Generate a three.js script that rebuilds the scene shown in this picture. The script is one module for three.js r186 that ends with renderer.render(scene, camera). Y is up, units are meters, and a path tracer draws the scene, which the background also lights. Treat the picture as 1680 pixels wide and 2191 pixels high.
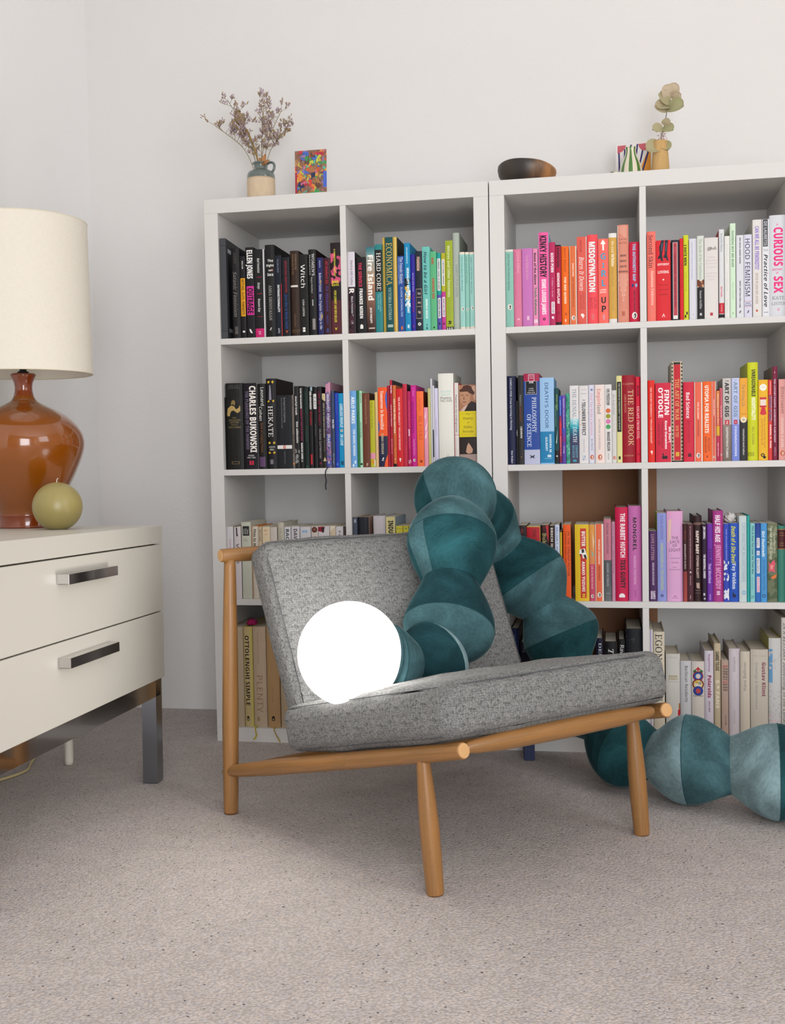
import * as THREE from 'three';
import { RectAreaLightUniformsLib } from 'three/addons/lights/RectAreaLightUniformsLib.js';
import { RoundedBoxGeometry } from 'three/addons/geometries/RoundedBoxGeometry.js';
import { ImprovedNoise } from 'three/addons/math/ImprovedNoise.js';
import * as BGU from 'three/addons/utils/BufferGeometryUtils.js';

// ---------------------------------------------------------------- camera, sky, daylight, exposure
const scene = new THREE.Scene();
const camera = new THREE.PerspectiveCamera(49.44, 1680 / 2191, 0.05, 60);
camera.position.set(1.0639, 0.7558, 2.8662);
camera.rotation.set(-0.04529, 0.19398, -0.01824, 'YXZ');
scene.background = new THREE.Color(0.8, 0.9, 1.0);
RectAreaLightUniformsLib.init();
const renderer = new THREE.WebGLRenderer({ antialias: true });
renderer.toneMapping = THREE.LinearToneMapping;
renderer.toneMappingExposure = 0.84;
renderer.shadowMap.enabled = true;
// daylight entering by the windows: each light fills its window opening in the wall
const ROOM = { x0: -0.505, x1: 3.2, z0: -0.372, z1: 4.3, h: 2.95 };
const WINDOWS = [                                             // wall, centre along the wall, centre height, width, height, radiance
  { wall: 'front', at: 1.85, y: 1.15, w: 1.5, h: 2.1, power: 9.6 },
  { wall: 'right', at: 2.2, y: 1.9, w: 1.4, h: 1.6, power: 3.2 },
];
for (const o of WINDOWS) {
  const l = new THREE.RectAreaLight(new THREE.Color(0.935, 0.965, 1.0), o.power, o.w, o.h);
  l.name = 'daylight';
  if (o.wall === 'front') { l.position.set(o.at, o.y, ROOM.z1 + 0.02); l.lookAt(o.at, o.y, 0); }
  else { l.position.set(ROOM.x1 + 0.02, o.y, o.at); l.lookAt(0, o.y, o.at); }
  scene.add(l);
}

// ---------------------------------------------------------------- helpers
let seedState = 77;
const rnd = () => { seedState = (seedState + 0x6d2b79f5) | 0; let t = Math.imul(seedState ^ (seedState >>> 15), 1 | seedState); t = (t + Math.imul(t ^ (t >>> 7), 61 | t)) ^ t; return ((t ^ (t >>> 14)) >>> 0) / 4294967296; };
const rr = (a, b) => a + (b - a) * rnd();
const noise = new ImprovedNoise();
const V = (x, y, z) => new THREE.Vector3(x, y, z);
const used = {};
function numbered(name) { const n = used[name] = (used[name] ?? -1) + 1; return n ? name + '_' + String(n).padStart(3, '0') : name; }
function tag(o, label, category, group) { o.userData = { label, category }; if (group) o.userData.group = group; return o; }
function thing(name, label, category, x = 0, y = 0, z = 0, turn = 0, group) {
  const o = new THREE.Group(); o.name = numbered(name); o.position.set(x, y, z); o.rotation.y = turn; scene.add(o);
  return tag(o, label, category, group);
}
function part(name, geo, mat, parent, label) {
  const m = new THREE.Mesh(geo, mat); m.name = name; m.castShadow = m.receiveShadow = true; parent.add(m);
  if (label) m.userData.label = label;
  return m;
}
function struct(name, geo, mat) { const m = part(name, geo, mat, scene); m.userData.kind = 'structure'; return m; }
function boxAt(x0, x1, y0, y1, z0, z1, r = 0) {
  const g = r ? new RoundedBoxGeometry(x1 - x0, y1 - y0, z1 - z0, 2, r) : new THREE.BoxGeometry(x1 - x0, y1 - y0, z1 - z0);
  metreUV(g); g.translate((x0 + x1) / 2, (y0 + y1) / 2, (z0 + z1) / 2); return g;
}
function metreUV(g) {                                           // box-projected uv in metres
  const p = g.attributes.position, n = g.attributes.normal, uv = new Float32Array(p.count * 2);
  for (let i = 0; i < p.count; i++) {
    const ax = Math.abs(n.getX(i)), ay = Math.abs(n.getY(i)), az = Math.abs(n.getZ(i));
    if (ay >= ax && ay >= az) { uv[2 * i] = p.getX(i); uv[2 * i + 1] = p.getZ(i); }
    else if (ax >= az) { uv[2 * i] = p.getZ(i); uv[2 * i + 1] = p.getY(i); }
    else { uv[2 * i] = p.getX(i); uv[2 * i + 1] = p.getY(i); }
  }
  g.setAttribute('uv', new THREE.BufferAttribute(uv, 2)); return g;
}
function smoothNormals(g) {                                     // one normal per place, uv seams kept
  g.computeVertexNormals();
  const p = g.attributes.position, n = g.attributes.normal, sum = new Map();
  const key = (i) => Math.round(p.getX(i) * 2e4) + '_' + Math.round(p.getY(i) * 2e4) + '_' + Math.round(p.getZ(i) * 2e4);
  for (let i = 0; i < p.count; i++) { const k = key(i), s = sum.get(k) ?? [0, 0, 0]; s[0] += n.getX(i); s[1] += n.getY(i); s[2] += n.getZ(i); sum.set(k, s); }
  for (let i = 0; i < p.count; i++) { const s = sum.get(key(i)), l = Math.hypot(...s) || 1; n.setXYZ(i, s[0] / l, s[1] / l, s[2] / l); }
  return g;
}
function grid(nu, nv, fn, closeU = false) {                     // surface patch fn(u, v) -> [Vector3, u-uv, v-uv]
  const pos = [], uv = [], idx = [];
  for (let j = 0; j <= nv; j++) for (let i = 0; i <= nu; i++) { const [q, a, b] = fn(i / nu, j / nv); pos.push(q.x, q.y, q.z); uv.push(a, b); }
  for (let j = 0; j < nv; j++) for (let i = 0; i < nu; i++) { const a = j * (nu + 1) + i, b = a + 1, c = a + nu + 1, d = c + 1; idx.push(a, b, d, a, d, c); }
  const g = new THREE.BufferGeometry();
  g.setAttribute('position', new THREE.Float32BufferAttribute(pos, 3)); g.setAttribute('uv', new THREE.Float32BufferAttribute(uv, 2)); g.setIndex(idx);
  return smoothNormals(g);
}
function rod(a, b, prof, seg = 28) {                            // turned rod from a to b; prof = [[t, radius], ...], ends capped
  const L = a.distanceTo(b), pts = [new THREE.Vector2(0.00001, prof[0][0] * L)];
  for (const [t, r] of prof) pts.push(new THREE.Vector2(r, t * L));
  pts.push(new THREE.Vector2(0.00001, prof[prof.length - 1][0] * L));
  const g = new THREE.LatheGeometry(pts, seg), uv = g.attributes.uv, p = g.attributes.position;
  for (let i = 0; i < uv.count; i++) uv.setXY(i, uv.getX(i) * 0.1, p.getY(i));
  const q = new THREE.Quaternion().setFromUnitVectors(V(0, 1, 0), b.clone().sub(a).normalize());
  g.applyQuaternion(q); g.translate(a.x, a.y, a.z); return g;
}
function lathe(pts, seg = 64) { return new THREE.LatheGeometry(pts.map(([r, y]) => new THREE.Vector2(Math.max(r, 1e-5), y)), seg); }
function tube(pts, r, seg = 60, rad = 8, closed = false) { return new THREE.TubeGeometry(new THREE.CatmullRomCurve3(pts, closed), seg, r, rad, closed); }
const lin = (hex) => new THREE.Color(hex);

// ---------------------------------------------------------------- textures
function pixelTexture(w, h, fn, srgb = true) {
  const d = new Uint8Array(w * h * 4);
  for (let y = 0; y < h; y++) for (let x = 0; x < w; x++) { const c = fn(x, y), o = (y * w + x) * 4; d[o] = c[0]; d[o + 1] = c[1]; d[o + 2] = c[2]; d[o + 3] = 255; }
  const t = new THREE.DataTexture(d, w, h); t.magFilter = THREE.LinearFilter; t.minFilter = THREE.LinearFilter;
  t.wrapS = t.wrapT = THREE.RepeatWrapping; if (srgb) t.colorSpace = THREE.SRGBColorSpace; t.needsUpdate = true; return t;
}
const clamp255 = (x) => Math.max(0, Math.min(255, x));
const tileNoise = (x, y, w, f, z) => {                          // noise that repeats over w pixels
  const a = (x / w) * Math.PI * 2, b = (y / w) * Math.PI * 2, k = f / (Math.PI * 2);
  return noise.noise(Math.cos(a) * k + 7.3, Math.sin(a) * k + Math.cos(b) * k * 1.37 + z, Math.sin(b) * k - 3.1);
};
// carpet: short loops in loose rows, beige with darker flecks
const CT = 1024, CM = 0.5, loops = [];
const NL = 104;
const carpetH = new Float32Array(CT * CT), carpetC = new Float32Array(CT * CT * 3);
{
  carpetH.fill(0);
  for (let j = 0; j < NL; j++) for (let i = 0; i < NL; i++) {
    const cx = ((i + 0.5 + (j % 2) * 0.5 + rr(-0.45, 0.45)) / NL) * CT, cy = ((j + 0.5 + rr(-0.42, 0.42)) / NL) * CT, ra = rr(5.6, 7.6), rb = rr(4.8, 6.4), an = rr(-1.5, 1.5), top = rr(0.75, 1);
    const tone = rr(0.93, 1.05), fleck = rnd() < 0.012 ? rr(0.35, 0.7) : 1, warm = rr(-0.014, 0.014), ca = Math.cos(an), sa = Math.sin(an);
    for (let y = Math.floor(cy - 9); y <= cy + 9; y++) for (let x = Math.floor(cx - 9); x <= cx + 9; x++) {
      const dx = x - cx, dy = y - cy, u = (dx * ca + dy * sa) / ra, v = (-dx * sa + dy * ca) / rb, q = u * u + v * v;
      if (q > 1) continue;
      const h = top * Math.sqrt(1 - q), k = ((y + CT) % CT) * CT + ((x + CT) % CT);
      if (h > carpetH[k]) { carpetH[k] = h; const fl = q < 0.35 ? fleck : 1; carpetC[3 * k] = tone * fl * (1 + warm); carpetC[3 * k + 1] = tone * fl; carpetC[3 * k + 2] = tone * fl * (1 - warm * 1.6); }
    }
  }
}
const carpetMap = pixelTexture(CT, CT, (x, y) => { const k = y * CT + x, f = carpetH[k] ? 1 : 0.9, n = 1 + 0.035 * tileNoise(x, y, CT, 9, 2); return [clamp255(190 * (carpetC[3 * k] || 1) * f * n), clamp255(180 * (carpetC[3 * k + 1] || 1) * f * n), clamp255(176 * (carpetC[3 * k + 2] || 1) * f * n)]; });  // gaps between loops darkened: crevice shade put into the colour
const carpetBump = pixelTexture(CT, CT, (x, y) => { const h = carpetH[y * CT + x] * 255; return [h, h, h]; }, false);
for (const t of [carpetMap, carpetBump]) t.repeat.set(1 / CM, 1 / CM);
// grey tweed: basket weave of light and charcoal yarns
const FT = 512, FM = 0.072, yarn = Array.from({ length: 48 * 48 }, () => rnd());
const weave = (x, y) => {
  const n = 48, i = Math.floor((x / FT) * n), j = Math.floor((y / FT) * n), fx = ((x / FT) * n) % 1, fy = ((y / FT) * n) % 1, over = (i + j) % 2;
  const a = over ? fx : fy, b = over ? fy : fx, h = Math.pow(Math.sin(Math.PI * (0.1 + 0.8 * a)), 0.7) * (0.72 + 0.28 * Math.sin(Math.PI * b));
  return [h, yarn[i + 48 * j], over];
};
const tweedMap = pixelTexture(FT, FT, (x, y) => {
  const [h, , over] = weave(x, y), n = 48, i = Math.floor((x / FT) * n), j = Math.floor((y / FT) * n), t = tileNoise(x, y, FT, 26, 5);
  const k = over ? yarn[i * 48 + (Math.floor((j + (i * 7) % 4) / 4) % 12)] : yarn[j * 48 + 20 + (Math.floor((i + (j * 5) % 3) / 3) % 16)];
  let v = (over ? 138 : 152) + (k < 0.2 ? -44 : k < 0.4 ? -16 : k > 0.82 ? 20 : 0) + (rnd() - 0.5) * 16; v *= (1 + 0.12 * t) * (0.66 + 0.34 * h);  // yarn edges darkened: shading of the weave put into the colour
  return [clamp255(v), clamp255(v), clamp255(v * 0.99)];
});
const tweedBump = pixelTexture(FT, FT, (x, y) => { const h = 255 * weave(x, y)[0]; return [h, h, h]; }, false);
for (const t of [tweedMap, tweedBump]) t.repeat.set(1 / FM, 1 / FM);
// honey beech
const woodMap = pixelTexture(256, 1024, (x, y) => {
  const g = noise.noise(x * 0.11, y * 0.006, 1.5) * 0.5 + noise.noise(x * 0.45, y * 0.012, 8.2) * 0.35 + noise.noise(x * 0.02, y * 0.003, 4.4) * 0.5, f = noise.noise(x * 1.1, y * 0.05, 3) > 0.45 ? 0.9 : 1, v = (1 + 0.16 * g) * f;
  return [clamp255(152 * v), clamp255(107 * v * (1 - 0.03 * g)), clamp255(58 * v * (1 - 0.1 * g))];
});
woodMap.repeat.set(10, 2.2);
const velvetMap = pixelTexture(512, 512, (x, y) => { const n = tileNoise(x, y, 512, 5, 3) * 0.9 + tileNoise(x, y, 512, 40, 9) * 0.4 + (rnd() - 0.5) * 0.16, v = 218 * (1 + 0.24 * n); return [clamp255(v), clamp255(v), clamp255(v)]; });
velvetMap.repeat.set(3.2, 3.2);
const pagesMap = pixelTexture(256, 16, (x) => { const v = 1 + 0.12 * Math.sin(x * 2.1 + 3 * Math.sin(x * 0.37)) + (((x * 7919) % 13) / 13 - 0.5) * 0.14; return [clamp255(214 * v), clamp255(204 * v), clamp255(186 * v)]; });
pagesMap.repeat.set(22, 22);
const wallBump = pixelTexture(512, 512, (x, y) => { const v = 128 + 60 * tileNoise(x, y, 512, 60, 1) + 30 * (rnd() - 0.5); return [v, v, v]; }, false);
wallBump.repeat.set(1.4, 1.4);
const linenMap = pixelTexture(512, 512, (x, y) => { const v = 1 + 0.02 * noise.noise(x * 0.6, y * 0.04, 1) + 0.02 * noise.noise(x * 0.04, y * 0.6, 6) + (rnd() - 0.5) * 0.02; return [clamp255(241 * v), clamp255(234 * v), clamp255(220 * v)]; });
linenMap.repeat.set(4, 4);
const clayMap = pixelTexture(256, 256, (x, y) => { const v = 1 + 0.03 * tileNoise(x, y, 256, 20, 1) + (rnd() - 0.5) * 0.05; return [clamp255(250 * v), clamp255(250 * v), clamp255(250 * v)]; });

// ---------------------------------------------------------------- materials
const std = (o) => new THREE.MeshStandardMaterial(o), phy = (o) => new THREE.MeshPhysicalMaterial(o);
const M = {
  wall: std({ color: '#e6e3e1', roughness: 0.93, bumpMap: wallBump, bumpScale: 0.0006 }),
  wallLeftLit: std({ color: '#f6f5f4', roughness: 0.93, bumpMap: wallBump, bumpScale: 0.0006 }),  // lighter copy of wall: brighter light on the left wall put into its colour
  wallWarm: std({ color: '#cfc0ad', roughness: 0.93 }),
  ceiling: std({ color: '#f6f4f2', roughness: 0.95 }),
  carpet: std({ map: carpetMap, bumpMap: carpetBump, bumpScale: 0.001, roughness: 1 }),
  shelf: phy({ color: '#d9d6d3', roughness: 0.5, specularIntensity: 0.6 }),
  cabinet: phy({ color: '#cfcbc1', roughness: 0.42, clearcoat: 0.12, clearcoatRoughness: 0.35 }),
  gap: std({ color: '#6b6045', roughness: 0.9 }),
  chrome: std({ color: '#c2bfbd', metalness: 1, roughness: 0.09 }),
  steel: std({ color: '#8d9299', metalness: 1, roughness: 0.22 }),
  wood: phy({ map: woodMap, roughness: 0.42, clearcoat: 0.35, clearcoatRoughness: 0.22 }),
  woodEnd: std({ color: '#d2a36e', roughness: 0.6 }),
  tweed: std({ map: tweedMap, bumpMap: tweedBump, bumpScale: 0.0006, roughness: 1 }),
  seam: std({ color: '#55585b', roughness: 1 }),
  pages: std({ map: pagesMap, roughness: 0.95 }),
  brown: phy({ color: '#a5714a', roughness: 0.6 }),
};
// ---------------------------------------------------------------- the room
{
  const { x0, x1, z0, z1, h } = ROOM, T = 0.16;
  const floor = new THREE.PlaneGeometry(1, 1);
  struct('floor', boxAt(x0 - T, x1 + T, -0.1, 0, z0 - T, z1 + T), M.carpet);
  struct('ceiling', boxAt(x0 - T, x1 + T, h, h + 0.12, z0 - T, z1 + T), M.ceiling);
  struct('wall_back', boxAt(x0 - T, x1 + T, 0, h, z0 - T, z0), M.wall);
  struct('wall_left', boxAt(x0 - T, x0, 0, h, z0, z1), M.wallLeftLit);
  // walls with window openings, pieced round each opening
  const pieces = (wall, a0, a1) => {
    const ws = WINDOWS.filter((o) => o.wall === wall).sort((a, b) => a.at - b.at), rects = [];
    let at = a0;
    for (const o of ws) {
      const l = o.at - o.w / 2, r = o.at + o.w / 2;
      rects.push([at, l, 0, h], [l, r, 0, o.y - o.h / 2], [l, r, o.y + o.h / 2, h]); at = r;
    }
    rects.push([at, a1, 0, h]);
    return rects;
  };
  const front = pieces('front', x0 - T, x1 + T).map(([a, b, c, d]) => boxAt(a, b, c, d, z1, z1 + T));
  const right = pieces('right', z0, z1).map(([a, b, c, d]) => boxAt(x1, x1 + T, c, d, a, b));
  struct('wall_front', BGU.mergeGeometries(front), M.wallWarm);
  struct('wall_right', BGU.mergeGeometries(right), M.wallWarm);
  let n = 0;
  for (const o of WINDOWS) {
    const f = 0.05, w = o.w, hh = o.h, bars = [boxAt(-w / 2, w / 2, -hh / 2, -hh / 2 + f, 0, f), boxAt(-w / 2, w / 2, hh / 2 - f, hh / 2, 0, f), boxAt(-w / 2, -w / 2 + f, -hh / 2, hh / 2, 0, f), boxAt(w / 2 - f, w / 2, -hh / 2, hh / 2, 0, f), boxAt(-w / 2, w / 2, -0.02, 0.02, 0, f), boxAt(-0.02, 0.02, -hh / 2, hh / 2, 0, f)];
    const win = struct('window_' + ++n, BGU.mergeGeometries(bars), M.cabinet);
    if (o.wall === 'front') win.position.set(o.at, o.y, z1 + 0.08); else { win.position.set(x1 + 0.08, o.y, o.at); win.rotation.y = Math.PI / 2; }
    part('pane', boxAt(-w / 2 + f, w / 2 - f, -hh / 2 + f, hh / 2 - f, 0.02, 0.026), phy({ color: '#ffffff', transmission: 1, thickness: 0, roughness: 0.02 }), win);
  }
}

// ---------------------------------------------------------------- bookcases
const SH = { t: 0.038, c: 0.336, b: 0.016, d: 0.36 };
const BX = [0, 0.7667];                                         // left edge of each bookcase
const shelfTop = [0.038, 0.39, 0.742, 1.094];                   // from the floor up
function bookcase(x, label) {
  const t = thing('bookcase', label, 'bookcase', x, 0, 0), W = 2 * SH.t + 2 * SH.c + SH.b, H = 1.466, e = 0.0009;
  part('top_board', boxAt(0, W, H - SH.t, H, -SH.d, 0, e), M.shelf, t);
  part('base_board', boxAt(0, W, 0, SH.t, -SH.d, 0, e), M.shelf, t);
  part('side_panel', boxAt(0, SH.t, SH.t, H - SH.t, -SH.d, 0, e), M.shelf, t);
  part('side_panel', boxAt(W - SH.t, W, SH.t, H - SH.t, -SH.d, 0, e), M.shelf, t);
  for (let k = 1; k < 4; k++) part('shelf', boxAt(SH.t, W - SH.t, shelfTop[k] - SH.b, shelfTop[k], -SH.d, 0, e), M.shelf, t);
  for (let k = 0; k < 4; k++) part('divider', boxAt(SH.t + SH.c, SH.t + SH.c + SH.b, shelfTop[k], k < 3 ? shelfTop[k + 1] - SH.b : H - SH.t, -SH.d, -0.0006, e), M.shelf, t);
}
bookcase(BX[0], 'white open bookcase behind the armchair, nearest the lamp and drawers');
bookcase(BX[1], 'white open bookcase at right, with dark bowl and striped vase on top');
// brown board standing against the wall behind the right bookcase
{
  const b = part('wooden_board', boxAt(0, 0.262, 0, 0.78, -0.009, 0, 0.0015), M.brown, scene); b.position.set(0.93, 0, -0.3622); b.name = numbered('wooden_board');
  tag(b, 'brown wooden board against the wall, seen through the right bookcase third row', 'board');
}
// ---------------------------------------------------------------- lounge chair
const CH = { o: V(0.819, 0, 1.037), s: V(0.708, 0, -0.706), f: V(0.706, 0, 0.708) };
const cw = (side, up, fwd) => V(CH.o.x + side * CH.s.x + fwd * CH.f.x, up, CH.o.z + side * CH.s.z + fwd * CH.f.z);
const chair = thing('lounge_chair', 'low wooden lounge chair with loose grey tweed cushions, in front of the bookcases', 'armchair');
{
  const R = (n, a, b, prof, lab) => part(n, rod(a, b, prof), M.wood, chair, lab);
  const endCap = (a, b, r, parent) => { const d = b.clone().sub(a).normalize(), g = rod(b.clone().addScaledVector(d, -0.002), b.clone().addScaledVector(d, 0.0012), [[0, r], [0.7, r], [1, r - 0.0008]]); part('end_grain', g, M.woodEnd, parent, 'pale sawn end grain'); };
  const chamf = (L, r0, rm, r1, taper0, taper1) => [[0, r0 * 0.86], [0.003 / L, r0], ...taper0, [0.5, rm], ...taper1, [1 - 0.003 / L, r1], [1, r1 * 0.86]];
  // side rails: front end sawn flat, back end tapering past the rear upright
  const rails = [[cw(-0.098, 0.087, -0.735), cw(0, 0.27, 0)], [cw(0.588, 0.087, -0.735), cw(0.49, 0.27, 0)]];
  for (const [a, b] of rails) {
    const m = R('side_rail', a, b, [[0, 0.004], [0.006, 0.0075], [0.03, 0.0115], [0.1, 0.0145], [0.25, 0.0168], [0.6, 0.0168], [0.9, 0.0152], [0.996, 0.0146], [1, 0.0132]]);
    endCap(a, b, 0.0128, m);
  }
  R('front_rail', cw(0.012, 0.27, -0.012), cw(0.464, 0.27, -0.012), [[0, 0.006], [0.01, 0.0095], [0.05, 0.0125], [0.2, 0.0165], [0.5, 0.0178], [0.8, 0.0165], [0.95, 0.0125], [0.99, 0.0095], [1, 0.006]]);
  R('rear_stretcher', cw(-0.075, 0.098, -0.69), cw(0.565, 0.098, -0.69), [[0, 0.008], [0.1, 0.012], [0.5, 0.015], [0.9, 0.012], [1, 0.008]]);
  const legP = [[0, 0.0118], [0.05, 0.0124], [0.3, 0.0158], [0.5, 0.0177], [0.7, 0.0176], [0.97, 0.0158], [0.99, 0.0156], [1, 0.0146]];
  R('front_leg', cw(-0.012, 0.243, -0.103), cw(-0.004, 0, -0.083), legP);
  R('front_leg', cw(0.502, 0.243, -0.103), cw(0.511, 0, -0.087), legP);
  const upP = [[0, 0.0146], [0.01, 0.0156], [0.1, 0.0166], [0.35, 0.0178], [0.7, 0.016], [0.97, 0.0128], [1, 0.0122]];
  R('rear_leg', cw(-0.094, 0, -0.713), cw(-0.082, 0.552, -0.713), upP);
  R('rear_leg', cw(0.588, 0, -0.785), cw(0.522, 0.552, -0.713), upP);
  const tr = [cw(-0.104, 0.561, -0.713), cw(0.54, 0.561, -0.713)];
  const top = R('top_rail', tr[0], tr[1], [[0, 0.0128], [0.004, 0.0142], [0.1, 0.0155], [0.5, 0.0165], [0.9, 0.0155], [0.996, 0.0142], [1, 0.0128]]);
  endCap(tr[1], tr[0], 0.0125, top);
  // slats carrying the cushions
  for (let i = 0; i < 5; i++) { const f = -0.12 - i * 0.12, up = 0.27 + 0.249 * f; part('seat_slat', rod(cw(-0.01 + 0.13 * f, up - 0.002, f), cw(0.5 - 0.13 * f, up - 0.002, f), [[0, 0.006], [0.5, 0.0085], [1, 0.006]], 12), M.wood, chair); }
  for (let i = 0; i < 3; i++) { const s = 0.17 + i * 0.1; part('back_slat', rod(cw(s, 0.105, -0.69), cw(s, 0.556, -0.712), [[0, 0.006], [0.5, 0.0085], [1, 0.006]], 12), M.wood, chair); }

  // cushions: a soft rounded box in (a: along the chair's side axis, t: thickness, l: length) taken to the chair by a frame
  function cushion(name, w0, w1, len, th, er, crown, frame, n = [46, 10, 46], sag = 0.004) {
    const g = new THREE.BoxGeometry(1, 1, 1, ...n), p = g.attributes.position, nn = g.attributes.normal, uv = g.attributes.uv;
    for (let i = 0; i < p.count; i++) {
      const x = p.getX(i), y = p.getY(i), z = p.getZ(i), W = w0 + (w1 - w0) * (z + 0.5);
      const ax = Math.abs(nn.getX(i)), ay = Math.abs(nn.getY(i));
      if (ay > 0.5) uv.setXY(i, x * W, z * len); else if (ax > 0.5) uv.setXY(i, z * len + 0.013, y * th); else uv.setXY(i, x * W, y * th + 0.02);
      const d = V(x * W, y * th, z * len), b = V(W / 2 - er, th / 2 - er, len / 2 - er);
      const c = V(THREE.MathUtils.clamp(d.x, -b.x, b.x), THREE.MathUtils.clamp(d.y, -b.y, b.y), THREE.MathUtils.clamp(d.z, -b.z, b.z));
      const off = d.clone().sub(c); if (off.length() > 1e-9) off.setLength(Math.min(er, off.length() > er ? er : off.length()));
      const q = c.add(off), cx = 1 - Math.pow(2 * Math.abs(x), 2.4), cz = 1 - Math.pow(2 * Math.abs(z), 2.4), cy = 1 - Math.pow(2 * Math.abs(y), 2);
      q.y += Math.sign(y) * Math.min(1, Math.abs(y) * 2) * crown * Math.max(0, cx) * Math.max(0, cz);
      q.x += Math.sign(x) * Math.pow(2 * Math.abs(x), 3) * 0.006 * cy * cz; q.z += Math.sign(z) * Math.pow(2 * Math.abs(z), 3) * 0.006 * cy * cx;
      const wob = noise.noise(q.x * 9 + 3, q.y * 9, q.z * 9 + (name === 'seat_cushion' ? 4 : 11)) * sag + noise.noise(q.x * 24, q.y * 20, q.z * 24) * sag * 0.35;
      q.addScaledVector(V(nn.getX(i), nn.getY(i), nn.getZ(i)), wob);
      const r = frame(q.x, q.y, q.z); p.setXYZ(i, r.x, r.y, r.z);
    }
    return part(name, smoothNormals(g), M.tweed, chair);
  }
  // stitched seam running round one face edge, following the same rounded box
  function seamLoop(w0, w1, len, th, er, frame, ys, parent, lift) {
    const pts = [], k = er * 0.3;
    const W = (z) => (w0 + (w1 - w0) * (z / len + 0.5)) / 2 - k;
    const L = len / 2 - k, c = 0.03;
    const ring = [];
    for (let i = 0; i <= 14; i++) ring.push([-1, -L + c + (2 * L - 2 * c) * i / 14]);
    for (let i = 1; i < 14; i++) ring.push(['z', L, i / 14]);
    for (let i = 0; i <= 14; i++) ring.push([1, L - c - (2 * L - 2 * c) * i / 14]);
    for (let i = 1; i < 14; i++) ring.push(['z', -L, 1 - i / 14]);
    for (const r of ring) {
      const z = r[1], y = ys * (th / 2 - k) + lift * ys;
      const x = r[0] === 'z' ? (-1 + 2 * r[2]) * (W(z) - c * 0.4) : r[0] * W(z);
      pts.push(frame(x, y, z));
    }
    part('seam', tube(pts, 0.0008, 220, 6, true), M.seam, parent, 'fine dark stitched seam');
  }
  // seat: tilted back 14 degrees, wider at the rear
  const sl = 0.241, nrm = Math.hypot(1, sl), seatL = 0.505 * nrm;
  const seatFrame = (x, y, z) => { const f = -0.258 + (z - y * sl) / nrm, up = 0.27 + sl * -0.258 + 0.02 + 0.049 + (z * sl + y) / nrm; return cw(0.239 + x, up, f); };
  const seat = cushion('seat_cushion', 0.63, 0.535, seatL, 0.098, 0.03, 0.014, seatFrame, [52, 10, 46], 0.005);
  seamLoop(0.63, 0.535, seatL, 0.098, 0.03, seatFrame, 1, seat, 0.003);
  seamLoop(0.63, 0.535, seatL, 0.098, 0.03, seatFrame, -1, seat, 0.001);
  // back: leaning 25 degrees, top edge against the top rail
  const ba = Math.atan2(0.15, 0.322), bl = 0.375, bth = 0.082, bs = Math.sin(ba), bc = Math.cos(ba);
  const backFrame = (x, y, z) => { const f0 = -0.566, u0 = 0.413; return cw(0.24 + x, u0 + z * bc + y * bs, f0 - z * bs + y * bc); };
  const back = cushion('backrest_cushion', 0.585, 0.6, bl, bth, 0.027, 0.018, backFrame, [52, 8, 36], 0.004);
  seamLoop(0.585, 0.6, bl, bth, 0.027, backFrame, 1, back, 0.003);
}

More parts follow.
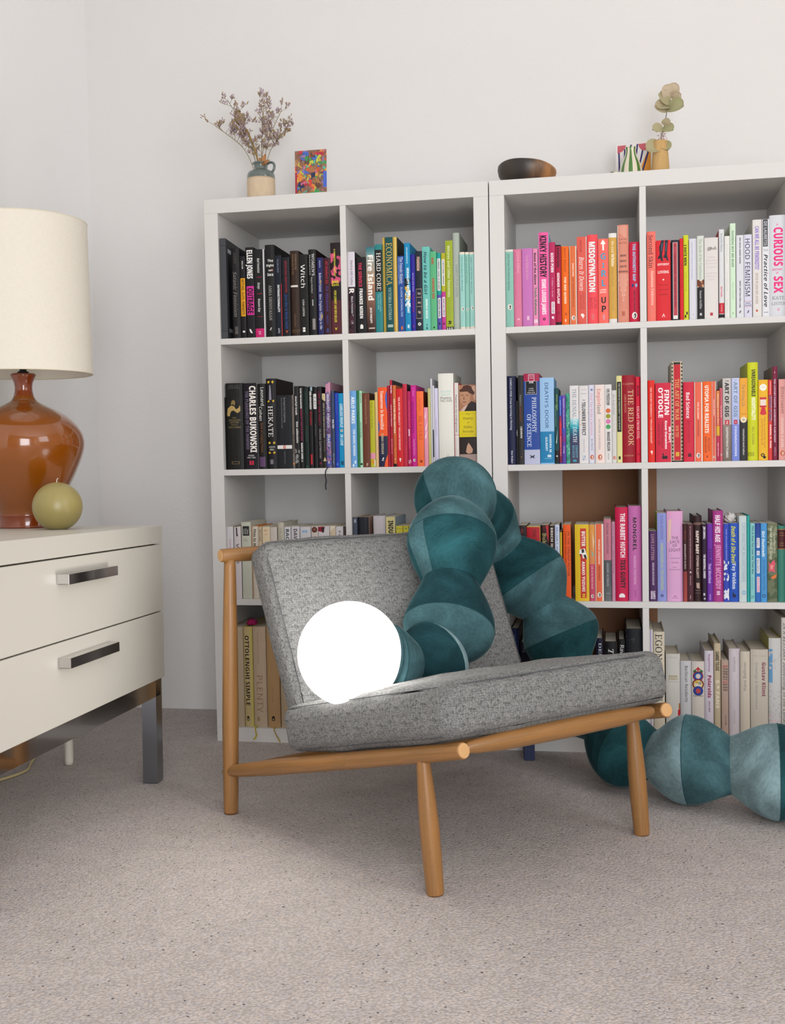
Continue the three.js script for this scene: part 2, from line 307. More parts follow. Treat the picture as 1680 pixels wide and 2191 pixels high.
// ---------------------------------------------------------------- velvet worm lamp: a glowing globe at the head of a chain of stuffed beads
{
  const lamp = thing('worm_lamp', 'teal velvet beaded worm lamp with lit white globe, draped over the chair', 'floor lamp');
  //           x       y       z     radius
  const chain = [
    [0.6347, 0.3655, 0.7446, 0.071], [0.7088, 0.3551, 0.6693, 0.080], [0.7287, 0.4039, 0.5713, 0.097], [0.7245, 0.5781, 0.4723, 0.098], [0.7130, 0.6690, 0.3300, 0.096],
    [0.7470, 0.5960, 0.0900, 0.090], [0.8600, 0.4590, 0.1200, 0.102], [0.9410, 0.3230, 0.1200, 0.096], [0.9841, 0.1822, 0.1700, 0.090], [1.0910, 0.0850, 0.2910, 0.085],
    [1.2240, 0.0970, 0.3960, 0.0965], [1.3990, 0.1010, 0.4840, 0.0985], [1.5620, 0.1000, 0.5500, 0.098],
  ].map(([x, y, z, r]) => ({ c: V(x, y, z), r }));
  const globe = V(0.5686, 0.3884, 0.7973), gr = 0.1007, N = chain.length;
  const nrmRaw = (i) => (i === 0 ? chain[1].c.clone().sub(globe) : i === N - 1 ? chain[i].c.clone().sub(chain[i - 1].c) : chain[i + 1].c.clone().sub(chain[i - 1].c)).normalize();
  const nrmAt = (i) => { const n = nrmRaw(i); return square[i] ? n.addScaledVector(view, -n.dot(view) * square[i]).normalize() : n; };
  const view = V(-0.19, 0, -0.98), square = { 10: 0.55, 11: 0.6, 12: 0.6 };            // the beads on the floor lie nearly square to the room
  const eye = camera.position.clone();
  // panels of each half bead: [start angle, end angle, tone], the angle 0 facing the room, turning round the chain
  const tones = { l: '#98b6bc', m: '#557d84', d: '#2c5d64', k: '#244b52' };  // copies of one velvet: how its nap catches light is put into colour
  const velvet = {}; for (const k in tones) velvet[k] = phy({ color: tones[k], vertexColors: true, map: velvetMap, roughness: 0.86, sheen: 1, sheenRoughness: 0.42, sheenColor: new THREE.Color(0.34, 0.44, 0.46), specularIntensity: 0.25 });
  const seamMat = std({ color: '#17474b', roughness: 1 });
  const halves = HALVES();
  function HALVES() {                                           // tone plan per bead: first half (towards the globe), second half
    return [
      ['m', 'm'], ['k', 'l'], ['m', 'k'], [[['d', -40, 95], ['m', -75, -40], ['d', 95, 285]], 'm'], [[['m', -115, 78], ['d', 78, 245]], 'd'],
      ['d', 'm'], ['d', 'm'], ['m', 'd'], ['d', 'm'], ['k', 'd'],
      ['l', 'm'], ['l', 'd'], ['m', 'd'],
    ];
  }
  const basis = (n, c) => { const t = eye.clone().sub(c); t.addScaledVector(n, -t.dot(n)).normalize(); return [t, n.clone().cross(t).normalize()]; };
  for (let i = 0; i < N; i++) {
    const B = chain[i], n = nrmAt(i), [e0, e1] = basis(n, B.c);
    for (const side of [-1, 1]) {
      let nc, nr, nn;                                           // the neck ring this half runs to
      const j = i + side;
      if (j < 0) { nn = n.clone(); nc = globe.clone().addScaledVector(n, gr * 0.8); nr = gr * 0.62; }
      else if (j >= N) { nn = n.clone(); nc = B.c.clone().addScaledVector(n, B.r); nr = 0.05; }
      else { const Q = chain[j]; nn = nrmAt(j).add(n).normalize(); nc = B.c.clone().lerp(Q.c, B.r / (B.r + Q.r)); nr = Math.min(B.r, Q.r) * 0.63; }
      const len = nc.clone().sub(B.c).length(), ctl = B.c.clone().addScaledVector(n, side * len * 0.5);
      const surf = (s, a) => {
        const c = B.c.clone().multiplyScalar((1 - s) * (1 - s)).addScaledVector(ctl, 2 * s * (1 - s)).addScaledVector(nc, s * s);
        const m = n.clone().lerp(nn, s).normalize(), x = e0.clone().addScaledVector(m, -e0.dot(m)).normalize(), y = m.clone().cross(x);
        const prof = 0.62 * (1 - Math.pow(s, 2.1)) + 0.38 * (Math.cos(Math.PI * s) + 1) / 2, pucker = 0.010 * Math.exp(-s * 9) * Math.sin(a * 34 + i) * (0.4 + 0.6 * noise.noise(Math.cos(a) * 2 + i, Math.sin(a) * 2, side));
        const r = (nr + (B.r - nr) * prof) * (1 + pucker * 0.8 + 0.012 * noise.noise(Math.cos(a) * 1.5 + i * 3, Math.sin(a) * 1.5, s * 2));
        return c.addScaledVector(x, Math.cos(a) * r).addScaledVector(y, Math.sin(a) * r);
      };
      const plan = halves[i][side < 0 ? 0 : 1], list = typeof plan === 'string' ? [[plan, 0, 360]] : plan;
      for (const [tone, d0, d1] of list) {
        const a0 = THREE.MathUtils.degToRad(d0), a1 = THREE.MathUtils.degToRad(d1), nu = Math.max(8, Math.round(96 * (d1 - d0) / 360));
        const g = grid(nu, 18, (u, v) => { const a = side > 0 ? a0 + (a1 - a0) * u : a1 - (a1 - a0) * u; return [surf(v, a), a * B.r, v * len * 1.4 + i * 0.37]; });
        const gp = g.attributes.position, col = new Float32Array(gp.count * 3);   // crushed nap: uneven sheen of the pile painted into the colour
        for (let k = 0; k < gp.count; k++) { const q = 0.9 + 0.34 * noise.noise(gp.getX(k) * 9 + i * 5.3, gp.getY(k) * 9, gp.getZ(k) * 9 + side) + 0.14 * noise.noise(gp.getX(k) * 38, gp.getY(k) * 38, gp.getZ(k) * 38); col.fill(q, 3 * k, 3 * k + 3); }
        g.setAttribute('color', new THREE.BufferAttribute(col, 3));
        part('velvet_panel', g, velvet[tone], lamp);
        if (d1 - d0 < 359) { const pts = []; for (let k = 0; k <= 10; k++) pts.push(surf(k / 10, a0)); part('seam', tube(pts, 0.0007, 20, 5), seamMat, lamp); }
      }
      if (side > 0) { const pts = []; for (let k = 0; k < 60; k++) pts.push(surf(0, k / 60 * Math.PI * 2)); part('seam', tube(pts, 0.0009, 120, 5, true), seamMat, lamp); }
    }
  }
  part('collar', rod(globe.clone().addScaledVector(nrmAt(0), gr * 0.72), globe.clone().addScaledVector(nrmAt(0), gr * 0.84), [[0, gr * 0.7], [0.8, gr * 0.64], [1, gr * 0.6]], 48), phy({ color: tones.m, map: velvetMap, roughness: 0.9 }), lamp);
  const sph = new THREE.SphereGeometry(gr, 64, 40); sph.translate(globe.x, globe.y, globe.z);
  part('globe', sph, phy({ color: '#ffffff', roughness: 0.25, emissive: new THREE.Color(1, 0.97, 0.94), emissiveIntensity: 1.5 }), lamp, 'glowing white glass globe');
  const pl = new THREE.PointLight(new THREE.Color(1, 0.97, 0.92), 0.5); pl.position.copy(globe); pl.castShadow = true; pl.shadow.radius = 4.5; pl.name = 'globe_light'; scene.add(pl);
}
// ---------------------------------------------------------------- chest of drawers (stands slightly out of level and square)
const chest = thing('chest_of_drawers', 'white two-drawer chest on a chrome frame, against the left wall', 'chest of drawers', 0.0035, 0, 0.363, THREE.MathUtils.degToRad(1.7));
const TILT = 0.0227;
{
  chest.rotation.order = 'YXZ'; chest.rotation.x = -TILT;
  // local frame: x = 0 is the front, running back to the wall along -x; z = 0 the far end, towards the room along +z
  const D = 0.468, L = 0.86, e = 0.0016;
  const y = { top: 0.613, s1: 0.569, s2: 0.4075, bot: 0.2475 };
  part('top_panel', boxAt(-D, 0, y.s1 + 0.0016, y.top, 0, L, e), M.cabinet, chest);
  part('carcass', boxAt(-D, -0.02, y.bot + 0.001, y.s1 + 0.0006, 0.002, L - 0.002), M.cabinet, chest);
  part('shadow_gap', boxAt(-0.0201, -0.0185, y.bot + 0.003, y.s1 + 0.001, 0.004, L - 0.004), M.gap, chest, 'dark strip behind the drawer joints');
  for (const [a, b] of [[y.s2 + 0.0014, y.s1 - 0.0014], [y.bot, y.s2 - 0.0014]]) {
    const d = part('drawer', boxAt(-0.018, 0, a, b, 0.0005, L - 0.0005, e), M.cabinet, chest);
    const hy = b - 0.0285, hz = 0.325, hw = 0.23;
    const h = part('handle', boxAt(0.0, 0.026, hy - 0.02, hy, hz, hz + hw, 0.0006), M.chrome, d);
    const end = [];
    for (let i = 0; i < 6; i++) end.push(boxAt(0.004 + i * 0.0034, 0.0056 + i * 0.0034, hy - 0.0197, hy - 0.0183, hz + hw, hz + hw + 0.0004));
    part('vent_dots', BGU.mergeGeometries(end), M.seam, h);
  }
  const B = -0.004, lw = 0.04;
  part('front_rail', boxAt(-lw, B, y.bot - 0.0405, y.bot - 0.001, 0.02, L - 0.012, 0.0008), M.chrome, chest, 'mirror chrome rail');
  part('back_rail', boxAt(-D, -D + lw, y.bot - 0.0405, y.bot - 0.001, 0.02, L - 0.012, 0.0008), M.chrome, chest);
  for (const x of [[-lw, B], [-D, -D + lw]]) for (const z of [0.012, L - 0.05]) part('leg', boxAt(x[0], x[1], 0.001 - z * TILT, y.bot - 0.001, z, z + 0.038, 0.0008), M.steel, chest, 'brushed steel leg');
}
// the top of the chest at a place, for what stands on it
const chestTop = (z) => 0.613 + TILT * (z - 0.363);

// ---------------------------------------------------------------- table lamp
{
  const x = -0.297, z = 0.44, y0 = chestTop(z) + 0.0006;
  const t = thing('table_lamp', 'caramel glazed ceramic table lamp with cream drum shade, on the chest', 'table lamp', x, y0, z);
  const glaze = phy({ color: '#8a4807', roughness: 0.16, clearcoat: 1, clearcoatRoughness: 0.035 });
  const foot = phy({ color: '#86380e', roughness: 0.15, clearcoat: 1, clearcoatRoughness: 0.04 });
  const K = 0.894, Y = 0.905, sc = (a) => a.map(([r, h]) => [r * K, h * Y]);
  const prof = sc([[0.076, 0.036], [0.0795, 0.05], [0.093, 0.075], [0.115, 0.115], [0.134, 0.155], [0.1475, 0.19], [0.1525, 0.218], [0.1485, 0.242], [0.136, 0.265], [0.112, 0.289], [0.08, 0.308], [0.05, 0.322], [0.033, 0.332], [0.0255, 0.344]]);
  const smooth = new THREE.SplineCurve(prof.map(([a, b]) => new THREE.Vector2(a, b))).getPoints(80).map((q) => [q.x, q.y]);
  part('body', lathe(smooth, 96), glaze, t, 'glossy caramel glazed body');
  part('foot', lathe(sc([[0, 0], [0.074, 0], [0.0775, 0.003], [0.0775, 0.006], [0.0745, 0.009], [0.0745, 0.028], [0.077, 0.032], [0.077, 0.036], [0.0755, 0.038], [0, 0.038]]), 96), foot, t, 'red-brown glazed foot ring');
  part('neck', lathe(sc([[0.0255, 0.344], [0.0228, 0.356], [0.0222, 0.366], [0.0238, 0.378], [0.0288, 0.389], [0.0325, 0.3955], [0.0325, 0.399], [0.0305, 0.402], [0, 0.402]]), 64), foot, t, 'flared red-brown neck');
  const black = std({ color: '#1d1c1a', roughness: 0.5 });
  part('socket', lathe([[0, 0.402], [0.013, 0.402], [0.0135, 0.406], [0.008, 0.409], [0.0085, 0.418], [0.016, 0.421], [0.016, 0.426], [0.013, 0.45], [0, 0.452]].map(([r, h]) => [r, h - 0.0385]), 32), black, t, 'black lamp holder');
  const linen = phy({ map: linenMap, roughness: 0.95, transmission: 0.12, thickness: 0, side: THREE.DoubleSide });
  const S0 = 0.3625, S1 = 0.716, ra = 0.16, rb = 0.1565;
  part('lamp_shade', lathe([[ra, S0], [rb, S1], [rb - 0.0012, S1], [ra - 0.0012, S0 + 0.001], [ra, S0]], 128), linen, t, 'cream linen drum shade');
  const trimM = std({ color: '#e2d8c2', roughness: 0.9 });
  for (const [r, y] of [[ra, S0], [rb, S1]]) part('shade_trim', new THREE.TorusGeometry(r - 0.0005, 0.0013, 8, 128).rotateX(Math.PI / 2).translate(0, y, 0), trimM, t);
  const arms = []; for (let k = 0; k < 3; k++) { const a = k * 2.094 + 0.5; arms.push(rod(V(0, 0.41, 0), V(Math.cos(a) * (ra - 0.003), 0.42, Math.sin(a) * (ra - 0.003)), [[0, 0.0015], [1, 0.0015]], 8)); }
  part('shade_carrier', BGU.mergeGeometries(arms), black, t);
}
// ---------------------------------------------------------------- ball candle
{
  const x = -0.15, z = 0.572, t = thing('ball_candle', 'olive-yellow ball candle with white wick, in front of the caramel lamp', 'candle', x, chestTop(z) + 0.0006, z);
  const R = 0.0545, pts = [[0, 0], [0.02, 0]]; for (let k = 0; k <= 40; k++) { const a = -1.19 + (k / 40) * (1.19 + Math.PI / 2); pts.push([R * Math.cos(a), 0.0506 + R * Math.sin(a)]); }
  part('wax', lathe(pts, 64), phy({ color: '#9c8e55', roughness: 0.38, sheen: 0.2, sheenColor: new THREE.Color(0.6, 0.55, 0.35), clearcoat: 0.25, clearcoatRoughness: 0.3 }), t);
  part('wick', tube([V(0, 0.104, 0), V(0.0002, 0.109, 0), V(0.0022, 0.1125, 0.001), V(0.0045, 0.114, 0.001)], 0.0009, 16, 8), std({ color: '#e8e2cf', roughness: 1 }), t, 'white cotton wick');
}
// ---------------------------------------------------------------- under the chest: a white pipe and a cream cable
{
  const p = thing('pipe', 'white painted pipe upright on the carpet, under the chest of drawers', 'pipe', -0.2945, 0, 0.28);
  part('tube', lathe([[0, 0.001], [0.0105, 0.001], [0.0108, 0.01], [0.0108, 0.236], [0, 0.236]], 32), std({ color: '#e6e1d4', roughness: 0.45 }), p);
  const cable = thing('power_cable', 'cream power cable looping on the carpet, under the white chest', 'cable');
  const pts = [V(-0.43, 0.2, 0.17), V(-0.415, 0.09, 0.185), V(-0.405, 0.03, 0.22), V(-0.39, 0.006, 0.3), V(-0.37, 0.0045, 0.36), V(-0.39, 0.0045, 0.44), V(-0.43, 0.0045, 0.5), V(-0.47, 0.0045, 0.46), V(-0.45, 0.006, 0.4), V(-0.40, 0.0075, 0.44), V(-0.37, 0.0045, 0.5), V(-0.36, 0.0045, 0.58), V(-0.4, 0.0045, 0.66)];
  part('cord', tube(pts, 0.0035, 160, 8), std({ color: '#c9b98a', roughness: 0.6 }), cable);
  const nb = part('book_on_floor', boxAt(0, 0.026, 0, 0.2, -0.13, 0, 0.0012), std({ color: '#1c2a52', roughness: 0.6 }), scene); nb.name = numbered('floor_book');
  nb.position.set(0.846, 0.0008, 0.0985); nb.rotation.y = 0.12;
  tag(nb, 'navy blue upright block on the carpet, seen under the front rail of the chair', 'book');
}
// ---------------------------------------------------------------- on top of the bookcases
const TOPY = 1.4663;
{
  // two-tone jug
  const jx = 0.099, jz = -0.2, jug = thing('jug', 'stoneware jug with blue-grey shoulder and bare cream base, holding dried flowers', 'jug', jx, TOPY, jz);
  const clay = std({ color: '#dcc4a6', map: clayMap, roughness: 0.85 }), glaze = phy({ color: '#5f6b67', roughness: 0.2, clearcoat: 0.9, clearcoatRoughness: 0.06 });
  part('base', lathe([[0, 0], [0.0375, 0], [0.0395, 0.002], [0.0398, 0.088], [0.0396, 0.0975], [0, 0.0975]], 64), clay, jug, 'unglazed cream lower body');
  part('shoulder', lathe([[0.0397, 0.0965], [0.0399, 0.102], [0.0392, 0.108], [0.036, 0.1145], [0.029, 0.1185], [0.0215, 0.1205], [0.0195, 0.124], [0.0195, 0.1335], [0.0215, 0.1365], [0.024, 0.1385], [0.0243, 0.1405], [0.0225, 0.142], [0.02, 0.1405], [0.018, 0.133], [0.017, 0.12]], 64), glaze, jug, 'glossy blue-grey glazed shoulder and neck');
  part('handle', tube([V(0.021, 0.138, 0), V(0.034, 0.1395, 0), V(0.0425, 0.134, 0), V(0.0435, 0.124, 0), V(0.039, 0.115, 0), V(0.0345, 0.1115, 0)], 0.0036, 40, 10), glaze, jug, 'glazed loop handle').rotation.y = -0.2;
  // dried flowers: one poppy head and sprigs of statice
  const mouth = V(jx, TOPY + 0.13, jz), stemM = std({ color: '#8d7a4a', roughness: 0.95 }), podM = std({ color: '#a08a68', map: clayMap, roughness: 0.9 });
  const poppy = thing('dried_poppy', 'dried brown poppy seed head on a thick stalk, in the jug', 'dried flower', mouth.x, mouth.y - 0.04, mouth.z);
  part('stalk', tube([V(0.002, 0, 0), V(-0.006, 0.05, 0), V(-0.022, 0.11, 0.004), V(-0.041, 0.15, 0.006), V(-0.048, 0.158, 0.006)], 0.0026, 40, 8), std({ color: '#a88c50', roughness: 0.9 }), poppy);
  const pod = part('seed_head', lathe([[0, 0], [0.004, 0.001], [0.0095, 0.006], [0.0145, 0.014], [0.0158, 0.022], [0.0135, 0.031], [0.0085, 0.037], [0.0055, 0.0395], [0.008, 0.0425], [0.0105, 0.0415], [0.0085, 0.0445], [0, 0.044]], 24), podM, poppy);
  pod.position.set(-0.048, 0.157, 0.006); pod.rotation.z = 0.38;
  for (let k = 0; k < 9; k++) { const a = k / 9 * Math.PI * 2, g = new THREE.ConeGeometry(0.0022, 0.009, 5); g.rotateZ(-0.7); g.translate(0.0085, 0.0455, 0); g.rotateY(a); part('crown_tip', g, podM, pod); }
  const flM = std({ color: '#b09aa2', roughness: 1 }), flM2 = std({ color: '#a48c62', roughness: 1 }), leafM = std({ color: '#7f7440', roughness: 1 });
  const sprigs = [['tall statice sprig left of the poppy head', -0.085, 0.185, 0.02], ['statice sprig leaning furthest left out of the jug', -0.135, 0.128, 0.0], ['short dense statice sprig under the poppy head', -0.058, 0.108, 0.025], ['tall statice sprig in the middle of the bunch', 0.012, 0.192, -0.01], ['statice sprig bending over the jug handle', 0.068, 0.152, 0.01], ['statice sprig leaning furthest right out of the jug', 0.082, 0.118, -0.015], ['low statice sprig just above the jug mouth', 0.022, 0.082, 0.02]];
  for (const [lab, dx, dy, dz] of sprigs) {
    const t = thing('statice_sprig', 'dried mauve ' + lab, 'dried flower', mouth.x, mouth.y - 0.04, mouth.z, 0, 'dried flowers in the jug');
    const end = V(dx, dy + 0.04, dz), mid = V(dx * 0.35, end.y * 0.55, dz * 0.4), root = V(dx * 0.06, 0, dz * 0.05), stems = [], fl = [], fl2 = [];
    const curve = new THREE.CatmullRomCurve3([root, mid, end]);
    stems.push(new THREE.TubeGeometry(curve, 20, 0.00085, 5));
    for (let k = 0; k < 15; k++) {
      const u = 0.5 + 0.5 * (k / 14), a = curve.getPoint(u), d = V(rr(-1, 1), rr(0.15, 1), rr(-0.8, 0.8)).normalize().multiplyScalar(rr(0.018, 0.05) * (1.15 - u * 0.5)), b = a.clone().add(d);
      stems.push(rod(a, b, [[0, 0.0006], [1, 0.0004]], 4));
      for (let q = 0; q < 12; q++) {
        const o = b.clone().addScaledVector(d, rr(-0.45, 0.15)).add(V(rr(-0.005, 0.005), rr(-0.003, 0.006), rr(-0.005, 0.005))), e = o.clone().add(V(rr(-0.006, 0.006), rr(0.003, 0.009), rr(-0.006, 0.006)));
        (rnd() < 0.62 ? fl : fl2).push(rod(o, e, [[0, 0.0006], [0.5, 0.0013], [1, 0.0015]], 5));
      }
    }
    part('stem', BGU.mergeGeometries(stems), rnd() < 0.5 ? stemM : leafM, t);
    const f = part('florets', BGU.mergeGeometries(fl), flM, t); f.userData.kind = 'stuff';
    const f2 = part('calyces', BGU.mergeGeometries(fl2), flM2, t); f2.userData.kind = 'stuff';
  }
  // one papery dried petal curl low at the right of the bunch
  const pt = thing('dried_petal', 'curled tan dried petals at the jug mouth, by the handle', 'dried flower', mouth.x + 0.014, mouth.y, mouth.z + 0.012);
  for (const [a, s] of [[0.2, 1], [-0.5, 0.8], [0.9, 0.7]]) { const g = grid(8, 10, (u, v) => [V((u - 0.5) * 0.012 * Math.sin(Math.PI * (0.1 + 0.85 * v)) * s, v * 0.032 * s, 0.006 * Math.sin(v * 3) + (u - 0.5) ** 2 * 0.02), u, v]); const m = part('petal', g, phy({ color: '#c08a5a', roughness: 0.9, side: THREE.DoubleSide }), pt); m.rotation.z = -a; }

  // abstract painted card
  const cv = document.createElement('canvas'); cv.width = 220; cv.height = 300; const c = cv.getContext('2d');
  c.fillStyle = '#8a6450'; c.fillRect(0, 0, 220, 300);
  const pal = ['#8a6450', '#7a5a4a', '#9a6a54', '#a87a5c', '#d8443c', '#d86a8a', '#b48a5c', '#8a6a58', '#4a6ac0', '#e08a3a', '#3f9a58', '#c9c84a', '#8f7aa8', '#b83048', '#6a4a3a', '#5fb09a', '#d85a3a', '#e0a040', '#2c3358', '#a8764a'];
  for (let k = 0; k < 300; k++) { c.fillStyle = pal[Math.floor(rnd() * pal.length)]; c.beginPath(); const x = rr(0, 220), y = rr(0, 300), s = rr(10, 34), an = rr(0, 3.14), st = rr(0.25, 0.7); for (let q = 0; q < 5; q++) { const a = q / 5 * 6.283 + rr(-0.5, 0.5), r = s * rr(0.6, 1.3), px = Math.cos(a) * r, py = Math.sin(a) * r * st; c.lineTo(x + px * Math.cos(an) - py * Math.sin(an), y + px * Math.sin(an) + py * Math.cos(an)); } c.fill(); }
  c.fillStyle = '#4a6ac8'; c.fillRect(196, 120, 24, 90); c.fillStyle = '#a83040'; c.fillRect(0, 120, 14, 180); c.fillStyle = '#3f9a58'; c.fillRect(110, 232, 90, 16);
  c.strokeStyle = '#3a2a28'; c.lineWidth = 1.4; for (let k = 0; k < 40; k++) { c.beginPath(); let x = rr(20, 200), y = rr(20, 280); c.moveTo(x, y); for (let q = 0; q < 4; q++) { x += rr(-14, 14); y += rr(-14, 14); c.lineTo(x, y); } c.stroke(); }
  const tx = new THREE.CanvasTexture(cv); tx.colorSpace = THREE.SRGBColorSpace;
  const card = (w, h, map, name, label, x, z, lean, turn) => {
    const t = thing(name, label, 'card', x, TOPY + 0.0003, z, turn); t.rotation.order = 'YXZ'; t.rotation.x = -lean;
    part('board', boxAt(-w / 2, w / 2, 0, h, -0.0012, 0), std({ color: '#e8e5e0', roughness: 0.8 }), t);
    const f = new THREE.PlaneGeometry(w - 0.0006, h - 0.0006); f.translate(0, h / 2, 0.0003); part('print', f, std({ map, roughness: 0.7 }), t);
  };
  card(0.0905, 0.149, tx, 'painted_card', 'small card painted in bright abstract colours, standing beside the jug', 0.263, -0.13, 0.04, 0.0);

  // dark wooden bowl
  const bowl = thing('bowl', 'shallow oval bowl shading from black to tan, on the right bookcase', 'bowl', 0.8575, TOPY, -0.088);
  const bw = 128, bm = pixelTexture(256, 64, (x, y) => { const a = ((x / 256) * 360) % 360, n = noise.noise(x * 0.07, y * 0.06, 2) * 0.5 + noise.noise(x * 0.3, y * 0.12, 5) * 0.25; let k = Math.max(0, Math.cos(THREE.MathUtils.degToRad(a - 75))) * 1.25 + n * 0.5 - 0.25; k = Math.max(0, Math.min(1, k)); const k2 = Math.max(0, Math.cos(THREE.MathUtils.degToRad(a - 290)) - 0.6) * 0.7; return [clamp255(40 + 130 * k + 70 * k2 + 14 * n), clamp255(33 + 84 * k + 60 * k2 + 12 * n), clamp255(28 + 42 * k + 46 * k2 + 10 * n)]; });
  const bo = [[0, 0], [0.045, 0], [0.062, 0.006], [0.0735, 0.02], [0.0765, 0.031], [0.0752, 0.0375], [0.0728, 0.0385], [0.07, 0.035], [0.066, 0.024], [0.05, 0.012], [0, 0.009]];
  const bg = lathe(bo, bw); { const p = bg.attributes.position; for (let i = 0; i < p.count; i++) { const a = Math.atan2(p.getZ(i), p.getX(i)); p.setY(i, p.getY(i) * 1.52 * (1 - 0.13 * p.getX(i) / 0.0765 - 0.2 * Math.pow(Math.abs(p.getX(i) / 0.0765), 3))); p.setZ(i, p.getZ(i) * 0.82); } bg.computeVertexNormals(); }
  part('shell', bg, phy({ map: bm, roughness: 0.45, clearcoat: 0.2, clearcoatRoughness: 0.3 }), bowl);

  // striped bulb vase, green on cream
  const stripe = (n, w) => pixelTexture(512, 8, (x) => { const u = (x / 512 * n) % 1, e = Math.abs(u - 0.5) < w / 2; return e ? [70, 122, 46] : [228, 216, 194]; });
  const sv = thing('striped_vase', 'small cream bulb vase with wide green stripes, in front of a postcard', 'vase', 1.124, TOPY, -0.155, 0.35);
  const svp = new THREE.SplineCurve([[0.03, 0], [0.0315, 0.01], [0.0305, 0.026], [0.0265, 0.042], [0.0205, 0.054], [0.0155, 0.064], [0.0135, 0.0735], [0.0155, 0.0795]].map(([a, b]) => new THREE.Vector2(a, b * 1.24))).getPoints(40).map((q) => [q.x, q.y]);
  part('body', lathe([[0, 0], ...svp, [0.0142, 0.0998], [0.0118, 0.097], [0.01, 0.075]], 72), phy({ map: stripe(8, 0.44), roughness: 0.2, clearcoat: 0.8, clearcoatRoughness: 0.08 }), sv);
  const sd = thing('striped_dish', 'low cream dish with green stripes, left of the striped vase', 'dish', 1.083, TOPY, -0.165, 0.2);
  part('body', lathe([[0, 0], [0.017, 0], [0.0195, 0.006], [0.0205, 0.036], [0.0195, 0.0385], [0.0185, 0.036], [0.017, 0.008], [0, 0.006]], 48), phy({ map: stripe(5, 0.4), roughness: 0.25, clearcoat: 0.7, clearcoatRoughness: 0.1 }), sd);
  // postcard with blue rays
  const c2 = document.createElement('canvas'); c2.width = 300; c2.height = 330; const k = c2.getContext('2d');
  k.fillStyle = '#e6e1de'; k.fillRect(0, 0, 300, 330); k.save(); k.beginPath(); k.rect(14, 16, 272, 300); k.clip(); k.fillStyle = '#e9e5e3'; k.fillRect(0, 0, 300, 330);
  k.fillStyle = '#e0942e'; k.beginPath(); k.moveTo(286, 40); k.quadraticCurveTo(176, 170, 186, 320); k.lineTo(290, 320); k.lineTo(290, 30); k.fill();
  k.strokeStyle = '#2a2566'; k.lineWidth = 13; for (let q = 0; q < 6; q++) { const x = 46 + q * 42; k.beginPath(); k.moveTo(x + (q - 2.5) * 10, 10); k.quadraticCurveTo(x - 8 + (q - 2) * 2, 130, 30 + q * 26, 330); k.stroke(); }
  k.fillStyle = '#c9606c'; k.beginPath(); k.moveTo(14, 16); k.lineTo(84, 16); k.quadraticCurveTo(70, 62, 14, 66); k.fill(); k.beginPath(); k.arc(235, 10, 52, 0, Math.PI); k.fill(); k.restore();
  const t2 = new THREE.CanvasTexture(c2); t2.colorSpace = THREE.SRGBColorSpace;
  card(0.098, 0.138, t2, 'postcard', 'postcard with navy rays, pink corners and orange field, behind the striped vase', 1.133, -0.225, 0.12, -0.12);
  // tapering ochre vase and its eucalyptus
  const ov = thing('tapered_vase', 'matte ochre tapered vase holding eucalyptus, rightmost on the bookcase top', 'vase', 1.2, TOPY, -0.165);
  part('body', lathe([[0, 0], [0.0255, 0], [0.0262, 0.002], [0.0225, 0.05], [0.0182, 0.108], [0.0175, 0.113], [0.0162, 0.114], [0.0155, 0.108], [0.015, 0.06]], 48), std({ color: '#cda66c', map: clayMap, roughness: 0.85 }), ov);
  const eu = thing('eucalyptus_branch', 'dried eucalyptus branch with round sage leaves, in the ochre vase', 'dried plant', 1.2, TOPY + 0.06, -0.165);
  const ec = new THREE.CatmullRomCurve3([V(0, 0, 0), V(0.002, 0.055, 0), V(0.012, 0.1, 0.004), V(0.02, 0.14, 0.004), V(0.028, 0.165, 0.002)]);
  part('stem', new THREE.TubeGeometry(ec, 40, 0.0011, 6), std({ color: '#6a5a48', roughness: 0.9 }), eu);
  const lm = ['#b5ac86', '#bdb08e', '#ccba9e', '#a5a278'].map((h) => phy({ color: h, roughness: 0.9, transmission: 0.15, thickness: 0, side: THREE.DoubleSide }));
  const leaf = (u, s0, ry, rx, rz, m) => { const s = s0 * 1.25, g = grid(12, 18, (a, b) => { const w = Math.sqrt(Math.max(0, 1 - Math.pow(2 * Math.pow(b, 0.85) - 1, 2))); return [V((a - 0.5) * s * 1.05 * w, b * s, 0.18 * s * Math.sin(b * 2.6) + (a - 0.5) ** 2 * s * 0.5), a, b]; }); const q = part('leaf', g, lm[m], eu); q.position.copy(ec.getPoint(u)); q.rotation.set(rx, ry, rz, 'ZYX'); };
  [[0.2, 0.034, 0.3, 0.2, 2.1, 0], [0.22, 0.026, -0.4, 0.3, -2.6, 3], [0.4, 0.026, 0.4, 0.4, 1.9, 0], [0.42, 0.024, -0.3, 0.4, -2.2, 3], [0.46, 0.018, 0.2, 0.7, -0.4, 1], [0.72, 0.03, 0.2, 0.3, 1.6, 1], [0.73, 0.036, -0.3, 0.4, -1.9, 3], [0.75, 0.028, 0.5, 0.5, 2.2, 0], [0.86, 0.03, 0.3, 0.4, 1.2, 0], [0.95, 0.03, 0.2, 0.3, 0.6, 2], [1.0, 0.028, -0.2, 0.3, -0.5, 2], [1.0, 0.022, 0.6, 0.4, -1.2, 2]].forEach((a) => leaf(...a));
  const pk = thing('pink_sprig', 'tiny pale pink flower sprig at the mouth of the ochre vase', 'dried flower', 1.2, TOPY + 0.07, -0.16);
